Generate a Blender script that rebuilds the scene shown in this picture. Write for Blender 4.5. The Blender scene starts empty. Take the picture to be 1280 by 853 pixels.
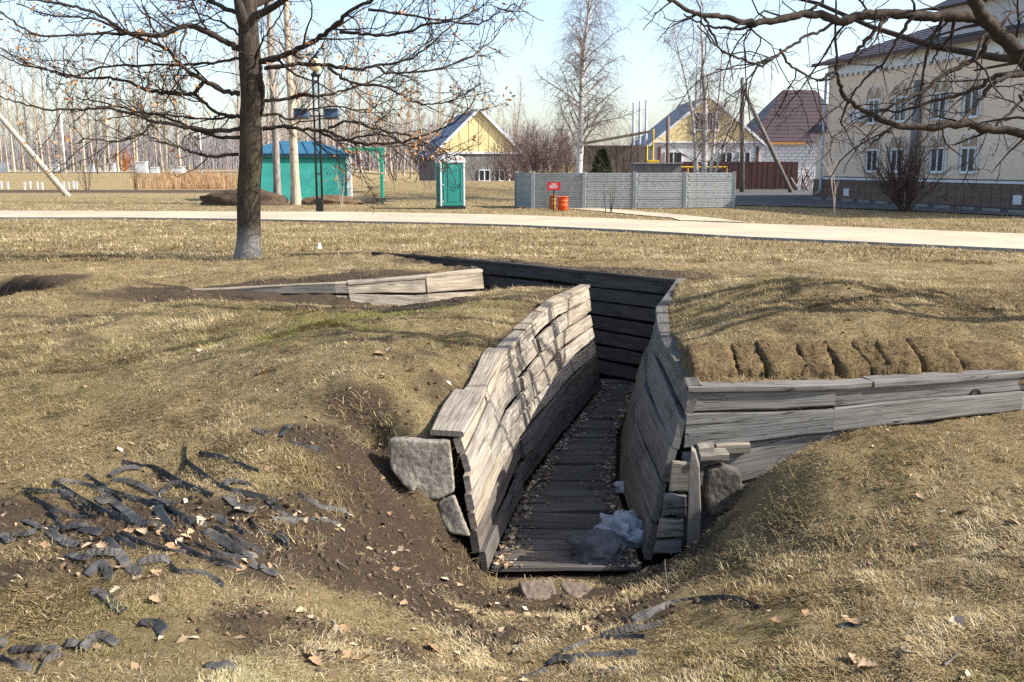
import bpy, math, random
import numpy as np
from mathutils import Vector, Matrix

random.seed(7)
RNG = np.random.default_rng(11)
R = math.radians
scene = bpy.context.scene
COL = scene.collection

# ------------------------------------------------------------------ camera
EYE = np.array([0.0, 0.0, 2.0])
PITCH = R(10.07)
FPX = 1244.0                      # focal length in photo pixels (1280 wide)
cam_data = bpy.data.cameras.new("camera")
cam_data.sensor_width = 36.0
cam_data.lens = 36.0 * FPX / 1280.0
cam_data.clip_start = 0.05
cam_data.clip_end = 4000.0
cam = bpy.data.objects.new("camera", cam_data)
cam.location = EYE
cam.rotation_euler = (math.pi / 2 - PITCH, 0, 0)
COL.objects.link(cam)
scene.camera = cam

# ------------------------------------------------------------------ sky, sun, exposure
SUN_EL = R(36.0)
SUN_AZ = R(99.0)                  # compass style: 0 = +Y, 90 = +X  (a little behind the camera side)
world = bpy.data.worlds.new("World")
scene.world = world
world.use_nodes = True
wn = world.node_tree
wn.nodes.clear()
sky = wn.nodes.new("ShaderNodeTexSky")
sky.sky_type = 'NISHITA'
sky.sun_disc = False
sky.sun_elevation = SUN_EL
sky.sun_rotation = SUN_AZ
sky.altitude = 100
sky.air_density = 0.9
sky.dust_density = 2.1
sky.ozone_density = 0.4
bg = wn.nodes.new("ShaderNodeBackground")
bg.inputs["Strength"].default_value = 0.15
wo = wn.nodes.new("ShaderNodeOutputWorld")
wn.links.new(sky.outputs[0], bg.inputs["Color"])
wn.links.new(bg.outputs[0], wo.inputs["Surface"])

sun_data = bpy.data.lights.new("sun", 'SUN')
sun_data.energy = 4.6
sun_data.angle = R(0.53)
sun_data.color = (1.0, 0.955, 0.88)
sun = bpy.data.objects.new("sun", sun_data)
COL.objects.link(sun)
TO_SUN = Vector((math.cos(SUN_EL) * math.sin(SUN_AZ), math.cos(SUN_EL) * math.cos(SUN_AZ), math.sin(SUN_EL)))
sun.rotation_euler = TO_SUN.to_track_quat('Z', 'Y').to_euler()
sun.location = (20, -5, 20)

scene.view_settings.view_transform = 'Standard'
scene.view_settings.look = 'None'
scene.view_settings.exposure = 1.0
scene.view_settings.gamma = 1.0
scene.view_settings.use_curve_mapping = False
scene.render.engine = 'CYCLES'
scene.cycles.use_denoising = False
scene.cycles.max_bounces = 5
scene.cycles.diffuse_bounces = 3
scene.cycles.glossy_bounces = 2
scene.cycles.transmission_bounces = 3
scene.cycles.transparent_max_bounces = 6

# ------------------------------------------------------------------ helpers: rays, noise, meshes
CP, SP = math.cos(PITCH), math.sin(PITCH)
def ray(u, v):
    a = (u - 640.0) / FPX
    b = (426.5 - v) / FPX
    return np.array([a, CP + b * SP, -SP + b * CP])
def at_y(u, v, Y):                # point of the sight line through a photo pixel at distance Y
    d = ray(u, v)
    return EYE + d * (Y / d[1])
def at_z(u, v, z):
    d = ray(u, v)
    return EYE + d * ((z - EYE[2]) / d[2])

def smooth(a, b, x):
    t = np.clip((x - a) / (b - a), 0, 1)
    return t * t * (3 - 2 * t)

_perm = np.random.default_rng(3).permutation(1024)
_gv = np.random.default_rng(4).random(1024)
def vnoise(x, y):
    xi = np.floor(x).astype(int); yi = np.floor(y).astype(int)
    xf = x - xi; yf = y - yi
    xf = xf * xf * (3 - 2 * xf); yf = yf * yf * (3 - 2 * yf)
    def h(i, j):
        return _gv[_perm[(_perm[i & 1023] + j) & 1023]]
    return ((h(xi, yi) * (1 - xf) + h(xi + 1, yi) * xf) * (1 - yf) +
            (h(xi, yi + 1) * (1 - xf) + h(xi + 1, yi + 1) * xf) * yf)
def fbm(x, y, o=4):
    s = 0; a = 0.5; t = 0
    for k in range(o):
        s = s + a * vnoise(x * 2 ** k + 17.3 * k, y * 2 ** k - 9.1 * k); t += a; a *= 0.5
    return s / t

def tag(o, label=None, cat=None, group=None, kind=None):
    if label: o["label"] = label
    if cat: o["category"] = cat
    if group: o["group"] = group
    if kind: o["kind"] = kind
    return o
def link(name, me, mat=None, parent=None, loc=None):
    o = bpy.data.objects.new(name, me)
    COL.objects.link(o)
    if mat is not None and me is not None and len(me.materials) == 0:
        me.materials.append(mat)
    if loc is not None: o.location = loc
    if parent is not None: o.parent = parent
    return o
def empty(name, loc=(0, 0, 0), rz=0.0):
    o = bpy.data.objects.new(name, None)
    o.empty_display_size = 0.2
    o.location = loc
    o.rotation_euler = (0, 0, rz)
    COL.objects.link(o)
    return o
def copy_tree(o, parent=None):
    c = o.copy()
    COL.objects.link(c)
    c.parent = parent
    for ch in list(o.children):
        copy_tree(ch, c)
    return c

def np_mesh(name, V, F, smooth_shade=False, uv=None, attrs=None, k=None):
    """V (n,3), F (m,k) uniform polygons"""
    V = np.ascontiguousarray(V, dtype=np.float32); F = np.ascontiguousarray(F, dtype=np.int32)
    k = F.shape[1]
    me = bpy.data.meshes.new(name)
    me.vertices.add(len(V)); me.vertices.foreach_set("co", V.ravel())
    me.loops.add(F.size); me.loops.foreach_set("vertex_index", F.ravel())
    me.polygons.add(len(F))
    me.polygons.foreach_set("loop_start", np.arange(0, F.size, k, dtype=np.int32))
    if smooth_shade:
        me.polygons.foreach_set("use_smooth", np.ones(len(F), dtype=bool))
    if uv is not None:
        l = me.uv_layers.new(name="UVMap")
        l.data.foreach_set("uv", np.ascontiguousarray(uv, dtype=np.float32).ravel())
    if attrs:
        for n, a in attrs.items():
            at = me.attributes.new(n, 'FLOAT', 'POINT')
            at.data.foreach_set("value", np.ascontiguousarray(a, dtype=np.float32))
    me.update(calc_edges=True)
    return me

class MB:
    """collects polygons; build() links them as ONE mesh object"""
    def __init__(self):
        self.v = []; self.f = []; self.uv = []
    def poly(self, pts, uv=None):
        i = len(self.v)
        self.v += [tuple(p) for p in pts]
        self.f.append(tuple(range(i, i + len(pts))))
        return self
    def box(self, c, s, rz=0.0, rx=0.0, ry=0.0, taper=1.0):
        M = Matrix.Translation(Vector(c)) @ Matrix.Rotation(rz, 4, 'Z') @ Matrix.Rotation(ry, 4, 'Y') @ Matrix.Rotation(rx, 4, 'X')
        hx, hy, hz = s[0] / 2, s[1] / 2, s[2] / 2
        i = len(self.v)
        for z in (-hz, hz):
            t = taper if z > 0 else 1.0
            for x, y in ((-hx, -hy), (hx, -hy), (hx, hy), (-hx, hy)):
                self.v.append(tuple(M @ Vector((x * t, y * t, z))))
        for q in ((0, 3, 2, 1), (4, 5, 6, 7), (0, 1, 5, 4), (1, 2, 6, 5), (2, 3, 7, 6), (3, 0, 4, 7)):
            self.f.append(tuple(i + k for k in q))
        return self
    def bar(self, a, b, w, h, up=(0, 0, 1)):
        a = Vector(a); b = Vector(b); d = (b - a)
        L = d.length; d.normalize()
        u = Vector(up)
        s = d.cross(u)
        if s.length < 1e-5: s = d.cross(Vector((0, 1, 0)))
        s.normalize(); n = s.cross(d)
        i = len(self.v)
        for p in (a, b):
            for sx, sz in ((-1, -1), (1, -1), (1, 1), (-1, 1)):
                self.v.append(tuple(p + s * (sx * w / 2) + n * (sz * h / 2)))
        for q in ((0, 1, 2, 3), (7, 6, 5, 4), (0, 4, 5, 1), (1, 5, 6, 2), (2, 6, 7, 3), (3, 7, 4, 0)):
            self.f.append(tuple(i + k for k in q))
        return self
    def tube(self, pts, radii, n=8, cap=True):
        pts = [Vector(p) for p in pts]
        i0 = len(self.v)
        prev = None
        for k, p in enumerate(pts):
            d = (pts[min(k + 1, len(pts) - 1)] - pts[max(k - 1, 0)]).normalized()
            ref = Vector((0, 0, 1)) if abs(d.z) < 0.9 else Vector((1, 0, 0))
            if prev is not None: ref = prev
            s = d.cross(ref)
            if s.length < 1e-4: s = d.cross(Vector((0, 1, 0)))
            s.normalize(); t = s.cross(d).normalized(); prev = t
            r = radii[k] if hasattr(radii, '__len__') else radii
            for j in range(n):
                a = 2 * math.pi * j / n
                self.v.append(tuple(p + s * (math.cos(a) * r) + t * (math.sin(a) * r)))
        for k in range(len(pts) - 1):
            for j in range(n):
                a = i0 + k * n + j; b = i0 + k * n + (j + 1) % n
                self.f.append((a, b, b + n, a + n))
        if cap:
            self.f.append(tuple(i0 + j for j in range(n))[::-1])
            e = i0 + (len(pts) - 1) * n
            self.f.append(tuple(e + j for j in range(n)))
        return self
    def lathe(self, prof, c=(0, 0, 0), n=20):
        i0 = len(self.v)
        for r, z in prof:
            for j in range(n):
                a = 2 * math.pi * j / n
                self.v.append((c[0] + r * math.cos(a), c[1] + r * math.sin(a), c[2] + z))
        for k in range(len(prof) - 1):
            for j in range(n):
                a = i0 + k * n + j; b = i0 + k * n + (j + 1) % n
                self.f.append((a, b, b + n, a + n))
        return self
    def prism(self, pts2, z0, z1):
        n = len(pts2); i = len(self.v)
        self.v += [(p[0], p[1], z0) for p in pts2] + [(p[0], p[1], z1) for p in pts2]
        self.f.append(tuple(range(i + n - 1, i - 1, -1))); self.f.append(tuple(range(i + n, i + 2 * n)))
        for k in range(n):
            self.f.append((i + k, i + (k + 1) % n, i + n + (k + 1) % n, i + n + k))
        return self
    def build(self, name, mat, parent=None, sm=False, loc=None, rz=0, bevel=0.0):
        me = bpy.data.meshes.new(name)
        me.from_pydata(self.v, [], self.f)
        if sm: me.polygons.foreach_set("use_smooth", [True] * len(me.polygons))
        me.update()
        o = link(name, me, mat, parent, loc)
        if rz: o.rotation_euler = (0, 0, rz)
        if bevel:
            m = o.modifiers.new("bevel", 'BEVEL'); m.width = bevel; m.segments = 2; m.limit_method = 'ANGLE'
        return o

# ------------------------------------------------------------------ materials
class NT:
    def __init__(self, name):
        self.m = bpy.data.materials.new(name); self.m.use_nodes = True
        self.t = self.m.node_tree; self.t.nodes.clear()
        self.out = self.n("ShaderNodeOutputMaterial")
    def n(self, typ, **kw):
        nd = self.t.nodes.new(typ)
        for k, v in kw.items():
            if k.startswith("i_"): nd.inputs[k[2:].replace("_", " ")].default_value = v
            else: setattr(nd, k, v)
        return nd
    def l(self, a, b): self.t.links.new(a, b)
    def bsdf(self, rough=0.8, spec=0.3):
        b = self.n("ShaderNodeBsdfPrincipled")
        b.inputs["Roughness"].default_value = rough
        b.inputs["Specular IOR Level"].default_value = spec
        self.l(b.outputs[0], self.out.inputs["Surface"])
        return b
    def noise(self, vec, scale, detail=4, rough=0.6, dist=0.0, dim='3D'):
        nd = self.n("ShaderNodeTexNoise", noise_dimensions=dim)
        nd.inputs["Scale"].default_value = scale; nd.inputs["Detail"].default_value = detail
        nd.inputs["Roughness"].default_value = rough; nd.inputs["Distortion"].default_value = dist
        if vec is not None: self.l(vec, nd.inputs["Vector"])
        return nd.outputs["Fac"]
    def ramp(self, fac, stops, interp='LINEAR'):
        r = self.n("ShaderNodeValToRGB"); r.color_ramp.interpolation = interp
        els = r.color_ramp.elements
        while len(els) < len(stops): els.new(0.5)
        for e, (p, c) in zip(els, stops):
            e.position = p; e.color = (*c, 1) if len(c) == 3 else c
        if fac is not None: self.l(fac, r.inputs["Fac"])
        return r.outputs["Color"]
    def mix(self, fac, a, b, mode='MIX'):
        m = self.n("ShaderNodeMix", data_type='RGBA', blend_type=mode)
        for s, val in ((m.inputs[0], fac), (m.inputs[6], a), (m.inputs[7], b)):
            if hasattr(val, "links") or hasattr(val, "is_linked"): self.l(val, s)
            elif isinstance(val, (tuple, list)): s.default_value = (*val[:3], 1)
            else: s.default_value = val
        return m.outputs[2]
    def math(self, op, a, b=None, clamp=False):
        m = self.n("ShaderNodeMath", operation=op, use_clamp=clamp)
        for s, val in zip(m.inputs, (a, b)):
            if val is None: continue
            if hasattr(val, "is_linked"): self.l(val, s)
            else: s.default_value = val
        return m.outputs[0]
    def mapping(self, vec, scale=(1, 1, 1), loc=(0, 0, 0), rot=(0, 0, 0)):
        m = self.n("ShaderNodeMapping")
        m.inputs["Scale"].default_value = scale
        m.inputs["Location"].default_value = loc
        m.inputs["Rotation"].default_value = rot
        self.l(vec, m.inputs["Vector"])
        return m.outputs[0]
    def bump(self, h, bsdf, strength=0.4, dist=0.01):
        b = self.n("ShaderNodeBump"); b.inputs["Strength"].default_value = strength
        b.inputs["Distance"].default_value = dist
        self.l(h, b.inputs["Height"]); self.l(b.outputs[0], bsdf.inputs["Normal"])
    def pos(self): return self.n("ShaderNodeNewGeometry").outputs["Position"]
    def obj(self): return self.n("ShaderNodeTexCoord").outputs["Object"]
    def uv(self): return self.n("ShaderNodeTexCoord").outputs["UV"]
    def rnd(self): return self.n("ShaderNodeObjectInfo").outputs["Random"]
    def attr(self, name): return self.n("ShaderNodeAttribute", attribute_name=name).outputs["Fac"]

def simple(name, c1, c2=None, scale=6.0, rough=0.8, spec=0.3, bump=0.15, dist=0.01, coords='obj', rndv=0.0):
    t = NT(name); b = t.bsdf(rough, spec)
    vec = t.obj() if coords == 'obj' else t.pos()
    c2 = c2 or tuple(x * 0.7 for x in c1)
    n = t.noise(vec, scale, 6, 0.65)
    col = t.ramp(n, [(0.3, c2), (0.7, c1)])
    if rndv:
        hs = t.n("ShaderNodeHueSaturation"); t.l(col, hs.inputs["Color"])
        t.l(t.math('ADD', t.math('MULTIPLY', t.rnd(), rndv), 1 - rndv / 2), hs.inputs["Value"]); col = hs.outputs[0]
    t.l(col, b.inputs["Base Color"])
    if bump: t.bump(t.noise(vec, scale * 4, 5), b, bump, dist)
    return t.m

def wood_mat(name, pale, mid, dark, stain=0.5):
    """weathered board: grain along U of the board, knots, cracks, blotches; each board differs"""
    t = NT(name); b = t.bsdf(0.86, 0.2)
    uv = t.uv(); rnd = t.rnd()
    off = t.n("ShaderNodeCombineXYZ"); t.l(t.math('MULTIPLY', rnd, 37.0), off.inputs[0]); t.l(t.math('MULTIPLY', rnd, 91.0), off.inputs[1])
    add = t.n("ShaderNodeVectorMath", operation='ADD'); t.l(uv, add.inputs[0]); t.l(off.outputs[0], add.inputs[1])
    v = add.outputs[0]
    fine = t.noise(t.mapping(v, (1.6, 85, 1)), 1.0, 5, 0.65, 0.12, '2D')
    wide = t.noise(t.mapping(v, (0.7, 13, 1)), 1.0, 4, 0.6, 0.25, '2D')
    blot = t.noise(t.mapping(v, (2.2, 5, 1)), 1.0, 5, 0.6, 0.0, '2D')
    col = t.ramp(wide, [(0.25, mid), (0.55, pale), (0.8, mid)])
    col = t.mix(t.ramp(fine, [(0.38, (0.7, 0.7, 0.7)), (0.56, (0, 0, 0))]), col, dark)
    col = t.mix(t.math('MULTIPLY', t.ramp(blot, [(0.5, (0, 0, 0)), (0.72, (1, 1, 1))]), stain), col, tuple(0.45 * x for x in mid))
    crk = t.noise(t.mapping(v, (1.3, 34, 1)), 1.0, 2, 0.5, 0.35, '2D')
    crack = t.ramp(crk, [(0.475, (0, 0, 0)), (0.492, (1, 1, 1)), (0.508, (1, 1, 1)), (0.525, (0, 0, 0))])
    seg = t.ramp(t.noise(t.mapping(v, (1.1, 3, 1)), 1.0, 2, 0.5, 0, '2D'), [(0.55, (0, 0, 0)), (0.62, (1, 1, 1))])
    crack = t.math('MULTIPLY', crack, seg)
    col = t.mix(t.math('MULTIPLY', crack, 0.85), col, tuple(x * 0.12 for x in dark))
    hs = t.n("ShaderNodeHueSaturation"); t.l(col, hs.inputs["Color"])
    t.l(t.math('ADD', t.math('MULTIPLY', rnd, 0.34), 0.80), hs.inputs["Value"])
    r2 = t.math('FRACT', t.math('MULTIPLY', rnd, 7.31))
    t.l(t.math('ADD', t.math('MULTIPLY', r2, 0.4), 0.65), hs.inputs["Saturation"])
    t.l(hs.outputs[0], b.inputs["Base Color"])
    h = t.math('SUBTRACT', t.math('ADD', t.math('MULTIPLY', fine, 0.5), t.math('MULTIPLY', wide, 0.6)), t.math('MULTIPLY', crack, 1.2))
    t.bump(h, b, 0.55, 0.005)
    return t.m
# ------------------------------------------------------------------ the terrain
def pts_px(lst):
    return [tuple(at_z(u, v, z)) for u, v, z in lst]
class TPS:
    def __init__(self, pts, reg=0.02):
        P = np.array(pts); self.xy = P[:, :2]; n = len(P)
        K = self.k(self.xy, self.xy) + reg * np.eye(n)
        A = np.hstack([np.ones((n, 1)), self.xy])
        M = np.block([[K, A], [A.T, np.zeros((3, 3))]])
        self.w = np.linalg.solve(M, np.concatenate([P[:, 2], np.zeros(3)]))
    def k(self, a, b):
        d2 = ((a[:, None, :] - b[None, :, :]) ** 2).sum(2)
        return 0.5 * d2 * np.log(d2 + 1e-9)
    def __call__(self, x, y):
        q = np.stack([x.ravel(), y.ravel()], 1)
        out = np.empty(len(q))
        for i in range(0, len(q), 20000):
            s = q[i:i + 20000]
            out[i:i + 20000] = self.k(s, self.xy) @ self.w[:-3] + self.w[-3] + s @ self.w[-2:]
        return out.reshape(x.shape)

# left mound, foreground and the ground in front of the right plank wall
S1 = TPS(pts_px([
    (0, 853, 0.0), (300, 853, -0.08), (520, 853, -0.25), (640, 853, -0.36), (760, 853, -0.32), (900, 853, -0.2), (1280, 853, -0.02),
    (600, 800, -0.50), (700, 800, -0.50), (820, 800, -0.38),
    (0, 740, 0.03), (200, 740, -0.03), (380, 740, -0.18), (500, 740, -0.45), (600, 740, -0.66), (690, 735, -0.76), (770, 730, -0.74), (850, 735, -0.52),
    (940, 740, -0.3), (1050, 740, -0.12), (1280, 720, 0.02),
    (0, 650, 0.06), (150, 650, 0.04), (280, 660, 0.03), (400, 660, -0.08), (470, 660, -0.28), (545, 690, -0.58), (600, 705, -0.74), (500, 640, -0.34),
    (0, 560, 0.08), (180, 560, 0.12), (320, 560, 0.20), (420, 560, 0.16), (462, 548, 0.13), (470, 600, -0.20),
    (850, 690, -0.66), (895, 665, -0.58), (960, 640, -0.17), (1100, 640, -0.02), (1280, 620, 0.10),
    (898, 625, -0.50), (955, 590, -0.03), (1050, 545, 0.08), (1160, 530, 0.12), (1280, 512, 0.19),
    (450, 480, 0.40), (520, 500, 0.27), (380, 480, 0.36), (250, 480, 0.26), (100, 480, 0.16), (0, 480, 0.12),
    (450, 420, 0.56), (520, 420, 0.55), (560, 440, 0.40), (560, 410, 0.50), (350, 420, 0.46), (200, 420, 0.24), (60, 420, 0.18),
    (600, 385, 0.50), (640, 375, 0.50), (700, 366, 0.45),
    (540, 385, 0.24), (470, 390, 0.22), (400, 392, 0.26), (320, 385, 0.34), (230, 385, 0.32), (120, 385, 0.24), (20, 390, 0.18),
    (250, 366, 0.24), (150, 360, 0.28), (60, 350, 0.22)]) +
    [(9, 5, 0.1), (9, 7.8, 0.2), (6, 7.2, 0.2), (-7, 5, 0.1), (-8, 10, 0.15), (-9, 15, 0.15), (-5, 19, 0.12), (-10, 22, 0.05),
     (0.2, 6.45, -0.83), (0.6, 6.45, -0.83), (0.0, 3.0, -0.1), (2.5, 2.6, 0.0), (-2.5, 2.6, 0.05), (6, 3, 0.05), (-6, 3, 0.05),
     (0, 25, 0.0), (8, 25, 0.0), (-0.58, 6.6, 0.16), (-0.50, 7.4, 0.28), (-0.62, 6.95, 0.23), (-0.85, 6.85, 0.22), (-0.42, 8.0, 0.34), (-0.3, 8.5, 0.38), (0.05, 10, 0.42), (0.41, 11.4, 0.42), (0.92, 12.9, 0.41), (-0.62, 6.36, -0.24), (-0.85, 6.3, -0.05)])
# right mound, the ground behind the dark back wall, the back-left mound
S2 = TPS([
    (1.28, 6.9, 0.42), (2.33, 7.0, 0.43), (3.9, 7.36, 0.44), (6, 7.9, 0.45), (9, 8.7, 0.45),
    (1.45, 9.2, 0.45), (1.62, 10.5, 0.47), (2.3, 13.3, 0.46),
    (2.0, 8.2, 0.66), (3.0, 8.3, 0.70), (4.2, 8.6, 0.70), (2.5, 9.8, 0.76), (4.2, 10.2, 0.68), (6.5, 10.6, 0.52),
    (2.7, 11.6, 0.66), (4.2, 13, 0.46), (7, 13.5, 0.34), (3, 14.2, 0.42), (1.5, 14.6, 0.44), (-0.3, 16.5, 0.42), (-1.6, 18.6, 0.32), (-3, 20.9, 0.16),
    (1.4, 16.2, 0.36), (4, 17, 0.22), (8, 18, 0.12), (0, 19.5, 0.2), (3, 22, 0.05), (-3, 24, 0.02), (8, 24, 0.0), (12, 12, 0.3), (14, 20, 0.05),
    (-0.5, 15.0, 0.40), (-1.3, 14.45, 0.37), (-2.4, 14.1, 0.33), (-4.4, 14.35, 0.22), (-1.8, 16.6, 0.38), (-3, 15.5, 0.36), (-3.6, 18.5, 0.3), (-5.5, 15.5, 0.22),
    (-5.5, 19, 0.15), (-9, 16, 0.15), (-5.5, 22, 0.06), (-10, 23, 0.04), (6, 3, 0.3), (-6, 8, 0.2)])

def in_poly(x, y, poly):
    inside = np.zeros(x.shape, bool)
    n = len(poly); j = n - 1
    for i in range(n):
        xi, yi = poly[i]; xj, yj = poly[j]
        c = ((yi > y) != (yj > y)) & (x < (xj - xi) * (y - yi) / (yj - yi + 1e-12) + xi)
        inside ^= c; j = i
    return inside
# plan lines of the plank walls (top and bottom edges)
LT = [(-0.34, 6.55, .17), (-0.10, 8.5, .35), (0.50, 11.4, .42), (1.0, 12.9, .42)]
LB = [(-0.18, 6.50, -.80), (0.11, 8.5, -.82), (0.82, 11.5, -.90), (1.2, 13.0, -.93)]
RT = [(1.24, 6.85, .43), (1.37, 9.2, .45), (1.55, 10.5, .47), (2.2, 13.2, .47)]
RB = [(0.93, 6.75, -.80), (0.95, 8.6, -.83), (1.15, 10.4, -.87), (1.80, 13.15, -.93)]
KT = [(2.2, 13.25, .45), (-0.5, 16.3, .42), (-2.9, 20.5, .2)]
KB = [(1.85, 13.15, -.93), (-0.80, 16.1, -.93), (-3.15, 20.3, -.5)]
CT = [(-4.6, 14.2, .20), (-2.4, 13.9, .34), (-1.3, 14.3, .39), (-0.45, 14.9, .42)]
CB = [(-4.55, 14.1, -.1), (-2.35, 13.78, -.35), (-1.22, 14.16, -.8), (-0.30, 14.80, -.93)]
FT = [(1.24, 6.85, .43), (2.33, 6.92, .43), (3.9, 7.28, .45), (6.5, 7.95, .46)]
FB = [(1.17, 6.80, -.75), (2.36, 6.86, -.4), (3.95, 7.22, -.3), (6.55, 7.88, -.3)]
TRENCH = [(-.46, 6.5), (-.20, 8.5), (.41, 11.4), (.95, 12.97), (-.3, 13.35), (-1.2, 13.2), (-2.2, 12.95), (-3.2, 13.1), (-4.6, 13.9),
          (-4.65, 14.26), (-2.42, 13.97), (-1.33, 14.37), (-.43, 14.97), (-1.8, 17.0), (-3.7, 20.4), (-2.86, 20.57), (-.46, 16.37), (2.27, 13.27),
          (1.62, 10.5), (1.44, 9.2), (1.31, 6.86), (1.27, 6.5)]
Q2 = [(1.26, 6.90), (2.33, 6.98), (3.9, 7.34), (6.5, 8.01), (9, 8.66), (40, 16), (40, 40), (-3, 40), (-3, 20.6), (-.5, 16.4), (2.24, 13.3), (1.6, 10.5), (1.42, 9.2)]
Q3 = [(-.43, 14.97), (-1.33, 14.37), (-2.42, 13.97), (-4.65, 14.26), (-9, 14.8), (-9, 20.4), (-3.7, 20.4), (-1.8, 17.0)]

def far_z(x, y):
    z = 1.1 * smooth(84, 108, y) * smooth(-0.06, -0.16, x / np.maximum(y, 1))          # road bank far left
    z = z + 1.0 * np.exp(-((y - 63) / 4.5) ** 2) * smooth(-10, -7.5, x) * smooth(6, 1.5, x)  # grassy bank behind the toilet
    z = z + 0.18 * np.exp(-((y - 73) / 2.0) ** 2) * smooth(-8, -14, x)
    return z
def height(x, y, detail=True):
    x = np.asarray(x, float); y = np.asarray(y, float)
    shp = x.shape
    x = x.ravel(); y = y.ravel()
    zf = far_z(x, y)
    z = zf.copy()
    nr = (y < 25) & (y > -2) & (np.abs(x) < 16)
    if nr.any():
        xn, yn = x[nr], y[nr]
        s1 = S1(xn, yn); s2 = S2(xn, yn)
        w = np.where(in_poly(xn, yn, Q2), 1.0, 0.0)
        w = np.where(in_poly(xn, yn, Q3), smooth(-5.6, -4.3, xn), w)
        s = s1 + (s2 - s1) * w
        s = np.clip(s, -1.0, 0.9)
        # pit at the left edge
        s = s - 1.0 * np.exp(-(((xn + 8.0) * -.8 + (yn - 15.1) * .6) / 1.35) ** 6 - (((xn + 8.0) * .6 + (yn - 15.1) * .8) / 0.72) ** 6) - 0.10 * np.exp(-((xn + 6.9) / 0.5) ** 2 - ((yn - 15.4) / 0.5) ** 2)
        b = smooth(24, 18, yn) * smooth(14, 9, np.abs(xn)) * smooth(-2, 2, yn)
        tr = in_poly(xn, yn, TRENCH)
        zn = zf[nr] * (1 - b) + s * b
        fl = -0.87 - 0.025 * np.clip(yn - 6.5, 0, 7)
        fill = np.interp(xn, [-4.6, -3.4, -2.6, -2.1, -1.4, -0.6, 0.2], [0.2, 0.23, 0.2, 0.02, -0.22, -0.75, -1.04])
        inC = tr & (yn < 15.0) & (xn < 0.2) & (yn > 12.6)
        fl = np.where(inC, fill, fl)
        fl = np.where(tr & (yn > 17), -1.04 + 0.5 * smooth(17.5, 20.5, yn), fl)
        zn = np.where(tr, np.minimum(fl, zn), zn)
        if detail:
            amp = np.where(tr & ~inC, 0.0, 1.0) * smooth(25, 18, yn)
            zn = zn + amp * (0.20 * (fbm(xn * 1.0, yn * 1.0, 3) - 0.5) * smooth(.25, 1.0, np.minimum(seg_dist(xn, yn, LT), np.minimum(seg_dist(xn, yn, RT), seg_dist(xn, yn, FT)))) + 0.05 * (fbm(xn * 5, yn * 5, 3) - 0.5) + 0.022 * (fbm(xn * 19, yn * 19, 2) - 0.5))
            bm = bare_map(xn, yn)
            zn = zn + amp * bm * (0.05 * (fbm(xn * 9 + 5, yn * 9, 3) - 0.5) + 0.03 * np.abs(fbm(xn * 26, yn * 26, 2) - 0.5))
        z[nr] = zn
    if detail:
        fr = (y > 18)
        z[fr] += 0.05 * smooth(18, 24, y[fr]) * (fbm(x[fr] * 0.8, y[fr] * 0.8, 3) - 0.5) * np.where((y[fr] > 21), 0.5, 1)
    return z.reshape(shp)
BARE_SPOTS = [tuple(at_z(u, v, z)[:2]) + (rx, ry, a) for u, v, z, rx, ry, a in [
    (560, 720, -0.6, .8, .55, 1.0), (470, 730, -.4, .6, .5, .9), (400, 700, -.15, .5, .45, .8), (640, 790, -.5, .75, .45, .5), (250, 670, 0, 1.0, .55, 1.0), (160, 660, 0, .8, .45, .95),
    (350, 800, -.1, .7, .25, .5), (430, 790, -.2, .6, .3, .7), (60, 720, 0, .6, .3, .6), (480, 580, 0, .25, .4, .9), (420, 545, .2, .5, .4, .7), (720, 745, -.75, .8, .45, .8), (850, 700, -.6, .4, .35, .8),
    (60, 800, 0.0, .5, .2, .5), (330, 640, .05, .5, .3, .6), (400, 385, .25, 1.2, .5, 1.0), (560, 388, .3, 1.0, .6, .9), (640, 370, .45, .9, .5, .6), (455, 520, .20, .45, .28, .6), (400, 500, .3, .5, .3, .35), (540, 500, .22, .3, .4, .7), (450, 345, .4, 2.2, .6, .8), (330, 355, .3, 1.6, .6, .8), (560, 325, .4, 1.5, 1.4, .75),
    (760, 335, .45, 2.0, 1.2, .8), (850, 345, .45, .8, .8, .8), (20, 358, .1, 1.2, .8, 1.0), (200, 375, .2, 1.6, .5, .7), (430, 310, .2, 1.6, 1.2, .6), (490, 480, .3, .5, .5, .5), (520, 440, .4, .4, .8, .4)]]
def seg_dist(x, y, poly):
    d = np.full(x.shape, 1e9)
    for a, b in zip(poly[:-1], poly[1:]):
        ax, ay = a[:2]; bx, by = b[:2]
        t = np.clip(((x - ax) * (bx - ax) + (y - ay) * (by - ay)) / ((bx - ax) ** 2 + (by - ay) ** 2), 0, 1)
        d = np.minimum(d, np.hypot(x - ax - t * (bx - ax), y - ay - t * (by - ay)))
    return d
def bare_map(x, y):
    b = np.zeros(x.shape)
    for cx, cy, rx, ry, a in BARE_SPOTS:
        b = np.maximum(b, a * np.exp(-(((x - cx) / rx) ** 2 + ((y - cy) / ry) ** 2) * 1.1))
    for ln, wd in ((LT, 0.22), (RT, 0.10), (KT, 0.45), (CT, 0.35)):
        b = np.maximum(b, np.clip(1.2 - seg_dist(x, y, ln) / wd, 0, 0.9))
    n = fbm(x * 2.3 + 3, y * 2.3, 4)
    return np.clip(b + (n - 0.5) * 0.9 * (b > 0.03) + np.clip((fbm(x * 1.3 + 40, y * 1.3, 4) - 0.60) * 3.0, 0, 0.5), 0, 1)

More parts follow.
